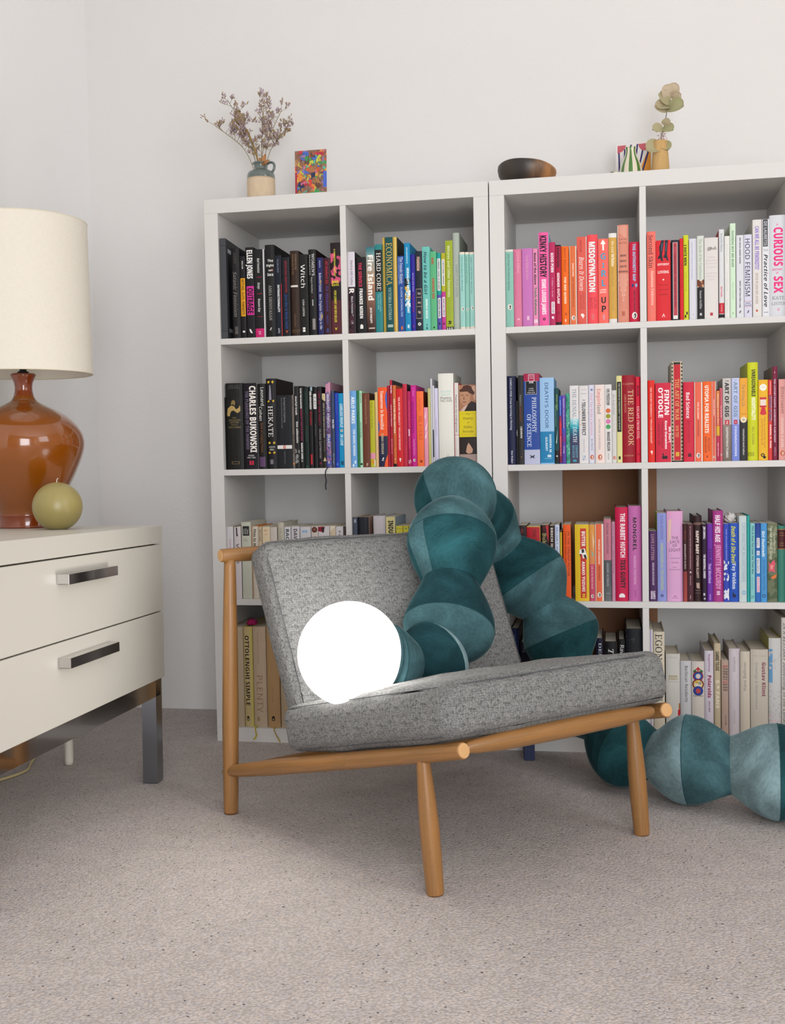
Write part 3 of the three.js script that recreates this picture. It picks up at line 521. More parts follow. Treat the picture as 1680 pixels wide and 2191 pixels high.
  const dots = [], st = []; for (let q = 0; q < 26; q++) { const g = new THREE.IcosahedronGeometry(rr(0.0012, 0.0022), 0), x = rr(-0.012, 0.016), y = rr(0.045, 0.066), z = rr(-0.008, 0.008); g.translate(x, y, z); dots.push(g); if (q % 3 === 0) st.push(rod(V(0, 0, 0), V(x, y, z), [[0, 0.0004], [1, 0.0003]], 4)); }
  part('stem', BGU.mergeGeometries(st), leafM, pk); part('florets', BGU.mergeGeometries(dots), std({ color: '#d8b3b8', roughness: 1 }), pk).userData.kind = 'stuff';
}
// picture frame pushed in at the end of the top row
{
  const f = thing('picture_frame', 'charcoal picture frame standing edge-on, left of the books on the top row', 'picture frame', 0.0395, 1.0945, -0.006, 0.06);
  const fm = std({ color: '#3a3b40', roughness: 0.55 }), W = 0.235, H = 0.268, d = 0.017, b = 0.02;
  // lies in the z-y plane, its face towards +x
  for (const g of [boxAt(0, d, 0, b, -W, 0, 0.001), boxAt(0, d, H - b, H, -W, 0, 0.001), boxAt(0, d, b, H - b, -b, 0, 0.001), boxAt(0, d, b, H - b, -W, -W + b, 0.001)]) part('frame_bar', g, fm, f);
  part('mount', boxAt(0.002, 0.011, b, H - b, -W + b, -b), std({ color: '#d6d5dc', roughness: 0.9 }), f, 'white card mount');
  part('print', boxAt(0.0105, 0.0118, b + 0.012, H - b - 0.012, -W + b + 0.01, -b - 0.01), std({ color: '#25262c', roughness: 0.5 }), f, 'dark print');
}
// ---------------------------------------------------------------- the books
// @compartment, then one line a book: left, width, height (0.1 mm), depth (mm), spine setback (0.1 mm), spine colour, side colour, binding | look | what is printed on the spine
const SHELVES = String.raw`
@11
673,233,2418,163,134,#1c1b1d,#151416,h|black book with grey script lettering|T,256,757,#9a948e,42,i,45,Satanic Feminism;T,49,170,#5f5a55,30,f,50,ASSED;T,864,950,#a8a29a,30,f,50,OXFORD
924,139,2199,152,142,#17161a,#17161a,p|slim black book with amber title panel|T,58,158,#e9e6e2,25,b,50,SOLLEE;R,269,731,#e8a21c,20,950;T,280,714,#231a0c,50,b,50,WITCHES, SLUTS, FEMINISTS;R,906,928,#e9e6e2,300,750
1082,226,2420,168,146,#17161a,#1a1a1c,p|black book with magenta title panel|T,27,345,#f2efec,66,B,50,ELLEN JONES;R,426,744,#cf2a93,60,950;T,446,729,#190f16,66,B,50,OUTRAGE;P,#eeeae6,300 897,500 901,620 926,720 946,500 944,360 924
1318,274,2355,156,156,#1b1b1d,#d8d5d8,p|black book with pink foot block and red bars|T,98,264,#d9d5d2,24,I,45,Bad Feminist;R,312,317,#b8263e,250,750;T,373,446,#d9d5d2,24,I,45,Essays;R,498,504,#b8263e,250,750;T,554,705,#d9d5d2,24,I,45,Roxane Gay;R,757,762,#b8263e,250,750;R,894,1000,#c7256d,0,880;T,922,964,#f0dfe6,20,f,45,JS;R,0,1000,#dcd9dc,900,1000
1623,263,2457,165,142,#19191a,#161617,h|tall black book with short white lines of title|H,171,#e9e6e2,60,b,58,The;H,223,#e9e6e2,80,b,52,Right;H,274,#e9e6e2,30,b,52,to;C,274,#d98f84,90,740;H,322,#e9e6e2,66,b,55,Sex;T,436,817,#b5b0aa,28,f,50,AMIA SRINIVASAN;P,#d5d0ca,500 892,620 896,500 916,620 931,450 918,340 928,440 908
1890,183,2164,146,155,#161b27,#161b27,p|dark navy book with red stripe along edge|T,43,211,#7d8699,24,b,50,COLLINS & BILGE;T,358,695,#e5e3e2,30,B,50,INTERSECTIONALITY;T,892,953,#c9c9cc,24,b,50,polity;R,346,993,#c02432,880,990
2109,207,2092,150,92,#181a22,#181a22,p|black book with red then blue lettering|T,44,450,#a52538,28,b,50,REVOLTING PROSTITUTES;T,467,902,#2b4f96,34,I,50,Juno Mac & Molly Smith;P,#d9593a,300 911,500 959,720 911,500 936
2320,242,2259,159,123,#33231b,#2b1d17,h|dark brown cloth book with white bar|T,38,225,#a88a63,16,f,66,STUDIES IN THE;T,38,279,#a88a63,16,f,34,PSYCHOLOGY OF SEX;R,402,425,#dfd8d0,20,860;T,734,890,#8a7152,18,i,50,Collected Edition;R,927,932,#7b5a34,0,1000;R,946,950,#7b5a34,0,1000
2566,233,2156,144,156,#191919,#191919,p|black book with wide-spaced white five-letter title|T,124,416,#f1eeea,50,s,42,Witch;T,550,758,#d8d5d0,20,b,45,LISA LISTER;R,893,916,#e9e6e2,300,600;R,921,949,#e9e6e2,300,600
2823,209,2271,161,135,#1a1a1c,#241014,h|black book with white serif capitals near top|T,48,308,#ece9e6,34,f,62,WOMEN'S;T,58,298,#cfcbc7,20,f,20,MADNESS;T,319,510,#dedbd8,20,f,45,Misogyny or Mental Illness?;R,537,553,#b02338,400,460;T,580,654,#dedbd8,16,b,50,USSHER;R,803,931,#8a8580,420,800
3060,156,2047,137,153,#24265c,#24265c,p|narrow indigo book with white serif lettering|T,35,130,#b9bad6,22,b,50,GRANTA;T,195,442,#e4e2ea,38,f,50,Rebecca Solnit;T,466,926,#e8e6ee,38,f,50,Men Explain Things to Me;P,#d8b34a,500 301,700 289,600 360;P,#d8b34a,600 749,850 726,700 808
3239,192,2019,141,98,#391722,#391722,p|dark maroon book with red italic title|T,38,336,#b02a3c,38,I,50,All Hookers Go;T,354,694,#4b3f8c,38,I,50,To Heaven;T,741,861,#3d4a9c,26,I,50,Angel B.H.;T,914,968,#3d5fb4,30,b,50,V&Q
3436,282,2409,161,123,#22161b,#1b1216,p|tall black-maroon book with pink blob and yellow lettering|R,627,1000,#59272f,0,1000;S,118,427,#d9577c,26,200;T,68,367,#d8d23a,16,b,40,A HOMOSEXUAL HISTORY;H,425,#e3de2f,66,B,42,BAD;H,459,#e3de2f,72,B,42,GAYS;T,517,866,#d8d23a,22,b,40,HUW LEMMEY AND BEN MILLER;P,#e3de2f,280 916,420 954,580 916,420 934
@12
3905,195,2139,143,90,#d7d1d9,#191719,p|book half lilac-white half dark purple|T,103,405,#77727c,30,b,55,Patricia Hill Collins;R,428,999,#28171f,0,1000;T,439,506,#e9e6e2,66,B,50,R;T,540,882,#c9c2c8,27,b,55,Black Feminist Thought;S,590,982,#45242f,14,250
4104,274,2000,133,151,#181719,#181719,p|black book with pink-red and white capitals|T,72,389,#d93a5c,30,B,45,THE SERVICE;T,407,803,#efece8,30,B,50,FRANKIE MIREN;R,887,937,#e9e6e2,360,660;P,#e9e6e2,400 887,500 872,600 887
4401,229,2239,152,105,#8c7b6a,#2f6d75,p|photographic teal-to-brown book with white title|G,0,107,#2f7079,#7fa09e;G,107,427,#93a09a,#b58c6e;G,427,1000,#a97c62,#2f1a1a;T,85,624,#f4f0ea,60,B,50,Fire Island;T,704,885,#ece6df,22,B,50,JACK PARLETT;R,936,951,#c9b9aa,200,900
4639,184,2299,160,105,#2b7f82,#2b7f82,p|teal book with black upper panel|R,62,534,#161718,0,1000;T,93,524,#f0ece6,60,f,50,HARD CORE;T,550,757,#b7d3d0,16,i,70,Power, Pleasure, and the;T,560,736,#b7d3d0,16,i,42,Frenzy of the Visible
4828,389,2478,164,159,#154f50,#20262a,h|thick dark teal book with gilt edge bands|R,0,1000,#bf9a3c,0,200;R,0,1000,#bf9a3c,720,1000;R,0,1000,#e0c56a,50,100;R,0,1000,#7d5f1c,160,200;R,0,1000,#7d5f1c,720,750;R,0,1000,#e8d285,860,920;T,56,503,#ddb454,38,f,47,ECONOMICA;T,527,868,#c2cfc4,20,f,47,VICTORIA BATEMAN;R,917,929,#b9c9bd,300,660;R,932,944,#b9c9bd,300,660
5228,176,1972,138,151,#234c96,#234c96,p|mid-blue book with white serif title|T,14,364,#e6e6ea,42,f,55,The Female Malady;T,21,377,#9fb2d4,14,b,20,Women, Madness and English Culture;T,407,799,#c7d3e6,27,s,55,ELAINE SHOWALTER;P,#d8703a,400 932,620 920,700 956,500 980,420 956
5421,146,2294,156,110,#1786b8,#1786b8,p|cyan book splashed with black and ochre|T,47,233,#e2eef2,20,I,50,AVGI SAKETOPOULOU;S,409,481,#17252c,18,250;S,491,626,#d8b04a,16,250;S,522,750,#dfe9ea,16,180;T,279,791,#f1f4f4,36,B,60,SEXUALITY BEYOND CONSENT;R,921,962,#bcdbe6,400,750
5571,124,1994,135,157,#2c2493,#2c2493,p|slim indigo-violet book with pinkish author line|T,236,486,#bda7d6,22,b,50,MELISSA GIRA GRANT;T,510,748,#9c2a6a,28,B,50,PLAYING THE WHORE;P,#d83a4c,300 915,500 948,700 915,500 932
5709,172,2068,147,128,#1d2734,#191f29,p|slate-navy book with outlined letter tiles|T,69,246,#e0b7a0,36,B,40,FEMINISM;T,69,235,#93857f,12,b,72,THE LITTLE BOOK OF;R,470,843,#c5a692,20,900;R,476,837,#1d2734,60,860;H,527,#e3c3ae,50,B,50,Se;R,573,579,#c5a692,100,860;H,642,#e3c3ae,50,B,50,As;R,688,694,#c5a692,100,860;H,757,#e3c3ae,42,B,50,Ig;C,911,#e8e6e2,240,500;C,911,#1d2734,90,500
5887,203,2172,150,137,#6dbfb4,#63b3a8,p|turquoise book with handwritten navy title|T,52,559,#1f3a52,42,I,42,How to be a Girl;T,619,853,#dff0ea,24,B,50,MARLO MACK;C,927,#1c2c3c,70,500;P,#1c2c3c,500 938,600 979,400 979
6100,160,2036,138,104,#5cb17e,#55a877,p|leaf-green book with red capitals|T,78,165,#c23b36,36,B,40,KING;T,333,600,#c23b36,36,B,45,DEBRANDED MEN;C,960,#1c2c20,140,500
6264,107,1998,138,156,#1f9a95,#2a6f86,p|slim teal-over-purple book with white label strips|R,539,1000,#5c50ab,0,1000;R,71,485,#eceaea,100,850;T,83,473,#2a2a33,30,B,50,A FEMINIST THEORY OF VIOLENCE;R,580,840,#eceaea,140,850;T,592,829,#2a2a33,30,B,50,FRANCOISE VERGES;P,#1d1838,200 923,500 891,800 923
6384,103,1988,140,138,#b4ad2e,#b4ad2e,p|slim olive-over-magenta book with white label strips|R,499,1000,#c03b95,0,1000;R,83,422,#eceaea,120,850;T,95,410,#2a2a33,30,B,50,A DECOLONIAL FEMINISM;R,570,825,#eceaea,140,850;T,582,814,#2a2a33,30,B,50,FRANCOISE VERGES;P,#3a1030,200 926,500 894,800 926
6492,192,2301,153,158,#9cab2d,#e8e6e0,p|lime-green book with white title|T,56,631,#e9edd6,34,s,45,Whores and Other Feminists;T,646,851,#7fa04a,28,s,50,JILL NAGLE;T,892,938,#1c1f12,36,B,50,R;R,964,1000,#17170f,0,1000;P,#e8e8e0,100 966,300 982,100 995;P,#e8e8e0,400 966,600 982,400 995;P,#e8e8e0,700 966,900 982,700 995
6694,163,2489,179,153,#a9b2a7,#9aa497,h|tall pale grey-green cloth book|T,326,662,#6c746b,30,f,55,CHARLEY DEAN SAYERS
6869,129,1980,131,111,#9acdc4,#9acdc4,p|pale aqua book with cream bands, left of three|R,0,30,#e8dccb,0,1000;R,968,997,#e8dccb,0,1000;T,59,511,#2f5a58,26,s,45,frantz fanon Black Skin, White Masks;O,736,#e8e2da,#222222,280,500;R,790,956,#7fb5ad,470,530
7007,105,1974,139,115,#8cc2b3,#8cc2b3,p|pale aqua book with cream bands, middle of three|R,0,30,#e8dccb,0,1000;R,970,1000,#d8cdbd,0,1000;T,60,411,#2f5a52,28,s,40,audre lorde Sister Outsider;O,744,#e8e2da,#222222,280,500;R,791,958,#77aa9b,470,530
7123,132,1965,140,102,#9acdc4,#9acdc4,p|pale aqua book with cream bands, right of three|R,0,30,#e8dccb,0,1000;R,967,1000,#e8dccb,0,1000;T,60,543,#2f5a58,26,s,40,angela y. davis Women, Race & Class;O,728,#e8e2da,#222222,280,500;R,788,961,#7fb5ad,470,530
@13
8052,199,1975,140,91,#8bbfb0,#8bbfb0,p|sea-green book with cream top band|R,0,28,#e3ddd2,0,1000;T,58,526,#29524c,24,s,42,betty friedan The Feminine Mystique;O,739,#e8e2da,#222222,280,500;R,788,958,#74a698,480,530
8255,205,1983,132,145,#d8799a,#d8799a,p|dusty pink book with barely legible title|T,33,644,#c65f84,20,f,25,NO MORE NICE GIRLS;T,27,305,#e6a9bb,30,i,60,Love Ellen;R,887,908,#e9b7c6,400,700
8473,264,1984,140,116,#c573b6,#c573b6,p|orchid-mauve book with faint yellowish title|T,91,399,#d9a7b0,24,f,50,Love Bites to Love;R,863,915,#e3b9ce,420,660
8746,127,1971,139,130,#e58db4,#e58db4,p|slim pink book with black and green lettering|T,52,465,#241a22,42,B,45,None of the Above;T,496,854,#3f6e4c,42,B,50,Travis Alabanza;R,909,957,#f0e6ea,200,420;R,909,957,#f0e6ea,550,800
8888,270,2361,168,91,#ee5f9f,#8fb3c6,h|tall hot-pink book with black capitals|R,0,1000,#8fb3c6,0,40;R,0,1000,#8fb3c6,950,1000;T,30,480,#23131d,58,B,47,KINKY HISTORY;T,500,879,#f7eef2,36,B,50,ESME LOUISE JAMES;C,927,#231a20,130,500;C,927,#ee5f9f,60,500
9165,148,2100,139,93,#b82a5c,#b82a5c,p|crimson book with white label near foot|T,125,363,#f0e6ea,48,B,50,GOOD PORN;T,426,658,#e6c4d0,20,m,50,A Woman's Guide;R,715,857,#efe8ea,300,850;T,723,848,#5a2038,28,b,58,LICEN LANE;C,902,#f2eef0,200,500;P,#f2eef0,500 908,750 897,600 931
9321,135,2029,145,103,#b11440,#2b1620,p|crimson book with black end bands|R,0,19,#221418,0,1000;R,960,995,#221418,0,1000;T,33,279,#21121a,44,B,50,BORNSTEIN;T,344,731,#f4e7ea,42,B,50,GENDER OUTLAW;C,843,#8a1030,200,500
9464,190,1992,133,157,#f06a12,#e8e0d6,p|bright orange book with spaced capitals|T,20,331,#a8430c,26,b,50,MATT RIDLEY;T,385,726,#f7e3cf,26,B,50,THE RED QUEEN;R,840,876,#c9540f,400,700;P,#f7e9da,450 918,550 918,580 954,420 954
9673,173,1978,135,104,#df6f3f,#e6ddd3,p|terracotta-orange book with cream edges|R,0,1000,#e6dccf,0,80;R,0,1000,#e6dccf,860,1000;T,216,384,#f2dfd3,24,b,50,SHON FAYE;T,396,775,#933f22,24,b,50,THE TRANSGENDER ISSUE;O,913,#e8e2da,#222222,260,500
9859,243,2203,153,143,#dc5c4f,#e8ded8,p|coral book with flowing white script|R,0,1000,#e9ddd6,930,1000;T,34,175,#a33a36,20,b,40,DANCYGER;T,223,611,#f8ece6,46,i,45,Burn It Down;T,627,827,#b7433c,20,I,66,WOMEN WRITING;T,654,827,#b7433c,20,I,38,ABOUT ANGER;C,891,#f6ece8,160,500;P,#f6ece8,450 902,750 891,550 935
10111,266,2245,161,155,#ef4f57,#c73a44,h|bright coral book with shadowed white capitals|T,74,644,#7f9fb0,54,B,50,MISOGYNATION;T,74,644,#f6eeea,54,B,45,MISOGYNATION;T,697,829,#a32a35,28,s,72,LAURA;T,702,829,#a32a35,28,s,34,BATES;R,882,951,#e06a70,360,640
10386,253,2128,145,156,#f36a5f,#f36a5f,p|coral book with white arrow and upright letters|P,#fbf3ee,420 136,420 63,220 63,480 8,760 63,580 63,580 136;H,205,#3f9fc4,60,B,50,G;H,314,#3f9fc4,26,B,50,I;H,408,#3f9fc4,56,B,50,R;H,519,#3f9fc4,48,B,50,L;H,599,#f9e6de,62,b,46,LAURA;H,628,#f9e6de,64,b,46,BATES;H,720,#2d2028,58,B,50,U;H,825,#2d2028,54,B,50,P;R,892,953,#d8959a,420,600
10649,196,2248,161,114,#d2a24b,#e4e2e0,h|ochre book in a white jacket edge|R,0,49,#e6e4e2,0,1000;R,952,1000,#e2dfdc,0,1000;T,86,217,#f0e4c8,30,f,50,Me and;T,228,369,#f6efdf,36,F,50,White;T,385,590,#a98443,30,f,50,Supremacy;T,632,863,#b08c52,28,f,50,LAYLA F. SAAD
10868,270,2440,169,115,#d98b75,#e0d6d2,h|tallest salmon book printed with circuit lines|R,0,1000,#e9d8cf,0,50;R,12,77,#f0cdbb,100,120;R,12,86,#f0cdbb,200,220;R,12,95,#f0cdbb,300,320;R,12,103,#f0cdbb,400,420;R,12,112,#f0cdbb,500,520;R,12,121,#f0cdbb,600,620;R,12,129,#f0cdbb,700,720;R,12,138,#f0cdbb,800,820;R,502,560,#f0cdbb,100,120;R,502,613,#f0cdbb,200,220;R,502,666,#f0cdbb,300,320;R,502,719,#f0cdbb,400,420;R,502,772,#f0cdbb,500,520;R,502,719,#f0cdbb,600,620;R,502,666,#f0cdbb,700,720;R,502,613,#f0cdbb,800,820;R,502,560,#f0cdbb,900,920;C,562,#f3dccd,40,110;C,615,#f3dccd,40,210;C,668,#f3dccd,40,310;C,721,#f3dccd,40,410;C,774,#f3dccd,40,510;C,721,#f3dccd,40,610;C,668,#f3dccd,40,710;C,615,#f3dccd,40,810;C,562,#f3dccd,40,910;R,839,994,#e9bda8,200,220;R,868,955,#e9bda8,800,820;H,145,#7a4034,72,f,50,LAURA;H,183,#7a4034,72,f,50,BATES;H,314,#2a1c1e,56,B,50,MEN;H,369,#2a1c1e,58,B,50,WHO;H,425,#2a1c1e,62,B,50,HATE;H,478,#2a1c1e,86,B,50,WOMEN;R,883,931,#b8644e,360,620
11148,254,2000,136,127,#c81f40,#b21a38,h|crimson book with pale blue capitals|T,21,486,#9fc4e4,28,B,50,THE AUTHORITY GAP;P,#8fbfe8,550 527,750 515,800 545,650 568;P,#2b3f7c,200 533,420 515,460 545,320 565;T,603,874,#5d1226,20,b,50,MARY ANN SIEGHART;O,915,#e8e2da,#222222,260,500
@14
11589,208,2232,148,112,#ee7467,#ee7467,p|salmon book with large black serif title|T,38,408,#2a1d1f,50,f,45,Second Skin;T,433,818,#f8e3d6,32,f,60,Anastasia Fedorova;T,853,947,#d98a7c,26,f,50,GRANTA
11805,352,1999,143,102,#d7242c,#c01f27,p|thick red book picturing tall black boots|P,#1c2230,380 0,560 0,500 88,420 176,460 231,500 260,340 251,300 220,160 231,120 211,260 176,220 88;P,#1c2230,620 0,840 0,800 88,760 176,820 231,880 251,740 251,680 220,540 220,520 198,600 176,620 88;P,#7f93b8,420 33,450 33,380 132,360 132;P,#7f93b8,720 33,750 33,700 143,680 143;H,300,#f1e6e0,80,C,50,DIFFERENT;H,391,#f1e6e0,78,C,50,LOVING;C,487,#f3e3c8,60,500;H,553,#5c0f16,70,b,50,GLORIA G. BRAME;H,611,#5c0f16,70,b,50,WILLIAM D. BRAME;H,669,#5c0f16,58,b,50,JON JACOBS;P,#f0d9d4,500 905,620 950,560 950,500 925,440 950,380 950
12176,189,1988,132,95,#23202a,#23202a,p|black book with framed dull red panel|R,28,954,#e9e4e2,200,800;R,32,949,#b9444f,260,740;H,70,#26181c,22,f,50,H;T,158,832,#6c1d2b,22,b,50,CAMILLE PAGLIA * FREE WOMEN FREE MEN;R,937,981,#e9e4e2,200,800
12380,84,2018,139,100,#d6222c,#d6222c,p|slim red book left of the yellow-green one|T,294,631,#8e1620,30,b,50,Selected Essays
12473,118,2100,149,138,#ccd12c,#ccd12c,p|slim yellow-green book with black capitals|T,112,358,#1d1d12,50,B,40,I HATE MEN;T,426,661,#a5aa22,36,s,50,Pauline Harmange;R,901,933,#22220f,500,800;R,938,969,#22220f,200,500
12610,184,2009,134,160,#d8d6e0,#d8d6e0,p|plain lavender-white book with tiny grey text|T,42,500,#9aa3bb,16,b,40,Simone Weil: A Woman and Resistance;P,#7c7a4a,400 921,500 943,580 918,500 932
12798,162,2058,145,101,#d4d8ce,#d4d8ce,p|pale sage book with black lower half|T,37,521,#7f9586,40,f,50,The Book of the Courtesans;R,537,611,#c89b74,0,1000;S,542,606,#6e3a2a,10,300;R,615,994,#211f22,0,1000;T,654,872,#e2dedd,28,f,50,Susan Griffin;R,923,952,#cfcaca,360,660
12972,327,1998,143,93,#dcd6d2,#d6d0cc,p|thick off-white book with a grey leaping wolf|P,#a8a09a,220 120,450 111,620 131,820 104,900 148,700 151,500 148,360 164,200 158;P,#8f8781,400 120,550 115,500 148,380 142;H,240,#c3b5b1,60,f,50,WOMEN;H,279,#c3b5b1,80,f,50,WHO RUN;H,317,#c3b5b1,80,f,50,WITH THE;H,361,#c3b5b1,66,f,50,WOLVES;H,437,#c3b5b1,80,f,50,CLARISSA;H,475,#c3b5b1,76,f,50,PINKOLA;H,514,#c3b5b1,50,f,50,ESTES;R,921,958,#b23a42,400,600
13325,123,2197,153,159,#dadbdc,#a82c36,p|narrow white book with red foot block|T,42,250,#77808c,42,s,50,feminist theory;T,638,757,#d84455,36,b,50,bell hooks;R,822,941,#c8303c,0,1000;T,842,921,#e9b9bd,24,f,50,Routledge;R,948,986,#1b1b1d,0,1000
13457,121,2022,143,127,#e2e1dc,#e2e1dc,p|narrow cream-white book with faint text|T,95,332,#c9c9c4,24,s,50,women who write;T,429,677,#cfcfca,24,s,50,collected essays;T,763,925,#c5c5c0,22,i,50,Virago Press
13585,131,2321,155,118,#cfe6ca,#c3d9bd,p|tall pale mint book with dark green capitals|T,75,464,#2c4a36,36,F,50,NOTHING BUT MY BODY;T,619,797,#9dbf98,26,f,50,TILLY LAWLESS;C,947,#a9cba3,200,500
13732,175,2021,139,107,#dadade,#dadade,p|white book with two small black text lines|T,29,346,#2b2b30,17,B,50,WHY I'M NO LONGER TALKING;T,551,879,#2b2b30,17,B,50,ABOUT RACE Reni Eddo-Lodge;P,#4a4a4a,500 909,660 918,500 933,620 949,440 939,300 945,420 928
13918,187,2032,136,132,#d5d3e2,#d5d3e2,p|lilac-white book with big black sans title|T,43,748,#26242e,60,s,45,HOOD FEMINISM;R,801,804,#c0394a,0,1000;R,864,867,#c0394a,0,1000;H,824,#35365e,60,b,50,Mikki;H,848,#35365e,80,b,50,Kendall;P,#4a4a55,500 909,660 917,500 932,620 948,440 939,300 945,420 928
14124,214,2384,169,148,#ded9d5,#d0cbc7,p|tall cream book with violet condensed capitals|T,66,511,#8f79c4,44,C,48,CAN WE ALL BE FEMINISTS?;T,543,862,#b9aaa0,28,C,45,EDITED BY JUNE ERIC-UDORIE;C,932,#c9503c,120,450;P,#56663a,400 914,500 923,360 925
14347,167,2378,161,122,#dfdfe3,#dfdfe3,p|tall white book with dark grey top block|R,2,279,#4b4b50,100,780;T,20,270,#e6e6e8,40,s,44,DE LAURETIS;H,318,#8a8a90,70,s,50,THE;T,352,894,#27272c,52,I,50,Practice of Love;R,948,957,#9a9aa0,200,800
14520,402,2462,169,120,#d4d5da,#cfd0d5,h|thick grey-white book with bold pink title|H,92,#e0508c,10,B,44,A;T,118,504,#e8337f,50,C,50,CURIOUS;H,535,#e0508c,60,C,44,HISTORY;H,570,#e0508c,16,C,44,OF;T,601,767,#e8337f,50,C,50,SEX;H,816,#6d6f76,74,f,50,KATE;H,873,#6d6f76,82,f,50,LISTER;H,930,#e0709c,16,b,50,U
@21
385,26,1959,138,160,#1b1a1b,#1b1a1b,p|very slim black pamphlet against the side panel|T,12,60,#8c8883,30,s,50,short;T,393,572,#8c8883,30,s,50,milk and honey
422,475,2333,166,150,#1a1a19,#161615,h|thick black book with gold seated man picture|H,33,#5c5a56,60,f,50,DYLAN;H,55,#5c5a56,72,f,50,THOMAS;P,#b79a5f,60 364,100 294,300 260,500 265,620 304,780 285,820 255,860 275,860 324,700 349,450 314,300 329,220 382,100 382;P,#8a7244,300 255,360 205,500 193,580 215,560 260,440 245;H,400,#b79e66,24,f,50,THE;H,427,#b79e66,72,f,50,COLLECTED;H,455,#b79e66,54,f,50,LETTERS;H,483,#b79e66,40,i,50,Edited by;H,510,#b79e66,74,f,50,PAUL FERRIS;R,907,937,#8f7a4a,300,740;R,911,933,#1a1a19,330,710
923,380,2320,158,158,#15121a,#c9c5c2,p|thick black book with brushed white capitals|T,30,806,#efe9e2,44,B,68,CHARLES BUKOWSKI;T,90,771,#6c6078,22,C,26,THE PLEASURES OF THE DAMNED;H,841,#cfcac6,46,B,50,POEMS;H,866,#cfcac6,66,B,50,1951-1993;R,901,951,#c42a4a,360,500;R,901,951,#c42a4a,540,680
1327,235,2295,162,122,#1a1819,#141314,h|black book with purple foot patch|T,40,262,#efece8,36,s,60,Leonard;T,267,439,#efece8,36,s,36,Cohen;T,459,807,#6b4526,30,C,50,Book of Longing Poems;R,857,973,#5e4468,100,800
1573,275,2421,171,124,#19171a,#241a18,h|tall black book with yellow serpent ornaments|P,#d6b02c,150 36,300 22,440 34,300 55,200 51;P,#d6b02c,560 36,720 22,840 36,700 57;P,#8f8a9c,360 74,480 71,520 122,560 237,300 237,340 132;P,#d6b02c,100 256,260 237,400 251,240 265;P,#d6b02c,620 246,780 232,840 251,700 264;R,283,286,#6c6874,100,900;T,299,647,#efece8,50,f,42,HEKATE;P,#d6b02c,100 709,280 695,400 714,240 728;P,#d6b02c,600 709,780 695,860 714,700 728;H,758,#dcd8d6,62,b,50,NIKITA;H,786,#dcd8d6,46,b,50,GILL;P,#d6b02c,100 819,280 805,400 824,240 836;P,#d6b02c,600 819,780 805,860 824,700 836;R,896,948,#77747c,300,620
1857,409,1967,138,141,#1b1d22,#17181c,p|thick black book with white band and red oval|T,29,370,#a8a8a8,12,f,54,The Penguin Book of English Song;T,32,452,#8f8f90,10,f,36,Seven Centuries of Poetry from Chaucer to Auden;R,681,730,#e6e2df,0,1000;O,706,#c8573f,#e6e2df,90,500;T,763,945,#6d7076,8,b,50,PENGUIN CLASSICS
2280,67,1965,138,124,#6d655f,#6d655f,p|slim grey-brown book beside the white band|T,68,162,#3d3733,50,b,50,NEIL GAIMAN;T,537,807,#2c2724,50,b,50,BAD MORNINGS;C,935,#d8803c,400,500
2361,124,2195,155,110,#232224,#232224,p|charcoal book with lower-case white lettering|T,121,351,#efece9,44,b,42,mortal trash;T,430,692,#efece9,42,b,55,kim addonizio;S,765,922,#8f8c8a,14,300
2490,117,2196,150,118,#161517,#161517,p|black book with magenta middle line|T,28,274,#e8e5e2,32,B,50,BLESS THE DAUGHTER;T,279,667,#b02a62,34,B,50,RAISED BY A VOICE IN HER HEAD;T,688,892,#e8e5e2,36,B,50,WARSAN SHIRE;T,902,923,#e8e5e2,30,B,50,EC
2624,126,2152,151,100,#10211f,#151515,p|very dark green book with dim green text|T,59,325,#3f6a55,20,s,50,SHE IS ALL EARS;T,475,667,#3f7a5c,20,s,50,ALEX DIMITROV;T,283,688,#4a2a24,16,s,25,selected poems;C,981,#4a6a58,140,500
2755,109,2172,147,116,#171618,#171618,p|black book with white then red lettering|R,3,53,#8fa6ad,500,1000;T,58,280,#efece9,40,B,50,KIM ADDONIZIO;T,301,475,#b3202c,40,B,50,WILD NIGHTS;R,829,956,#b3202c,300,750
2868,109,2126,146,159,#18171a,#18171a,p|black book with white sticker label|R,70,259,#dedcda,50,850;T,103,243,#5c5a5a,30,b,50,P 821;T,443,600,#8f8c8c,22,f,50,selected poems
2984,121,2168,153,157,#191419,#191419,p|black book with crimson spaced capitals|T,58,476,#b8204a,40,s,40,LIFE OF THE PARTY;T,519,884,#b9b4b4,36,s,50,OLIVIA GATWOOD;C,942,#7a1436,250,500
3118,95,1980,139,134,#2a2320,#2a2320,p|slim dark brown book with cream top|R,0,104,#c9b78f,0,1000;P,#2a2320,0 75,1000 110,0 110;T,127,596,#b7b0a5,40,b,50,GRIEF IS THE THING WITH FEATHERS;T,619,781,#6c655c,36,b,50,MAX PORTER;P,#c9b78f,0 909,600 851,1000 909
3220,132,2272,154,125,#76668f,#b98ca0,p|mottled purple and pink painted book|S,5,529,#4a4a86,30,300;S,5,126,#c88aa4,16,300;S,227,629,#5a3f66,26,280;S,629,1000,#3f4d9a,22,300;S,680,932,#a86a8c,16,200;T,136,534,#f0ecef,44,s,50,MARGARET ATWOOD;T,604,750,#f0ecef,46,s,50,DEARLY;T,921,957,#d8d0e0,40,b,50,EC
3374,87,2040,146,114,#3c4966,#23252b,p|slim slate-blue book with small white capitals|T,370,488,#e3e5ea,50,b,50,WILTED;T,813,958,#9ca7bd,34,b,50,Max Seeger
3473,101,1985,139,96,#1f3ba6,#1f3ba6,p|slim royal blue book|T,26,291,#3f62c4,30,b,50,Selected Poems;R,935,970,#4a78d0,300,700
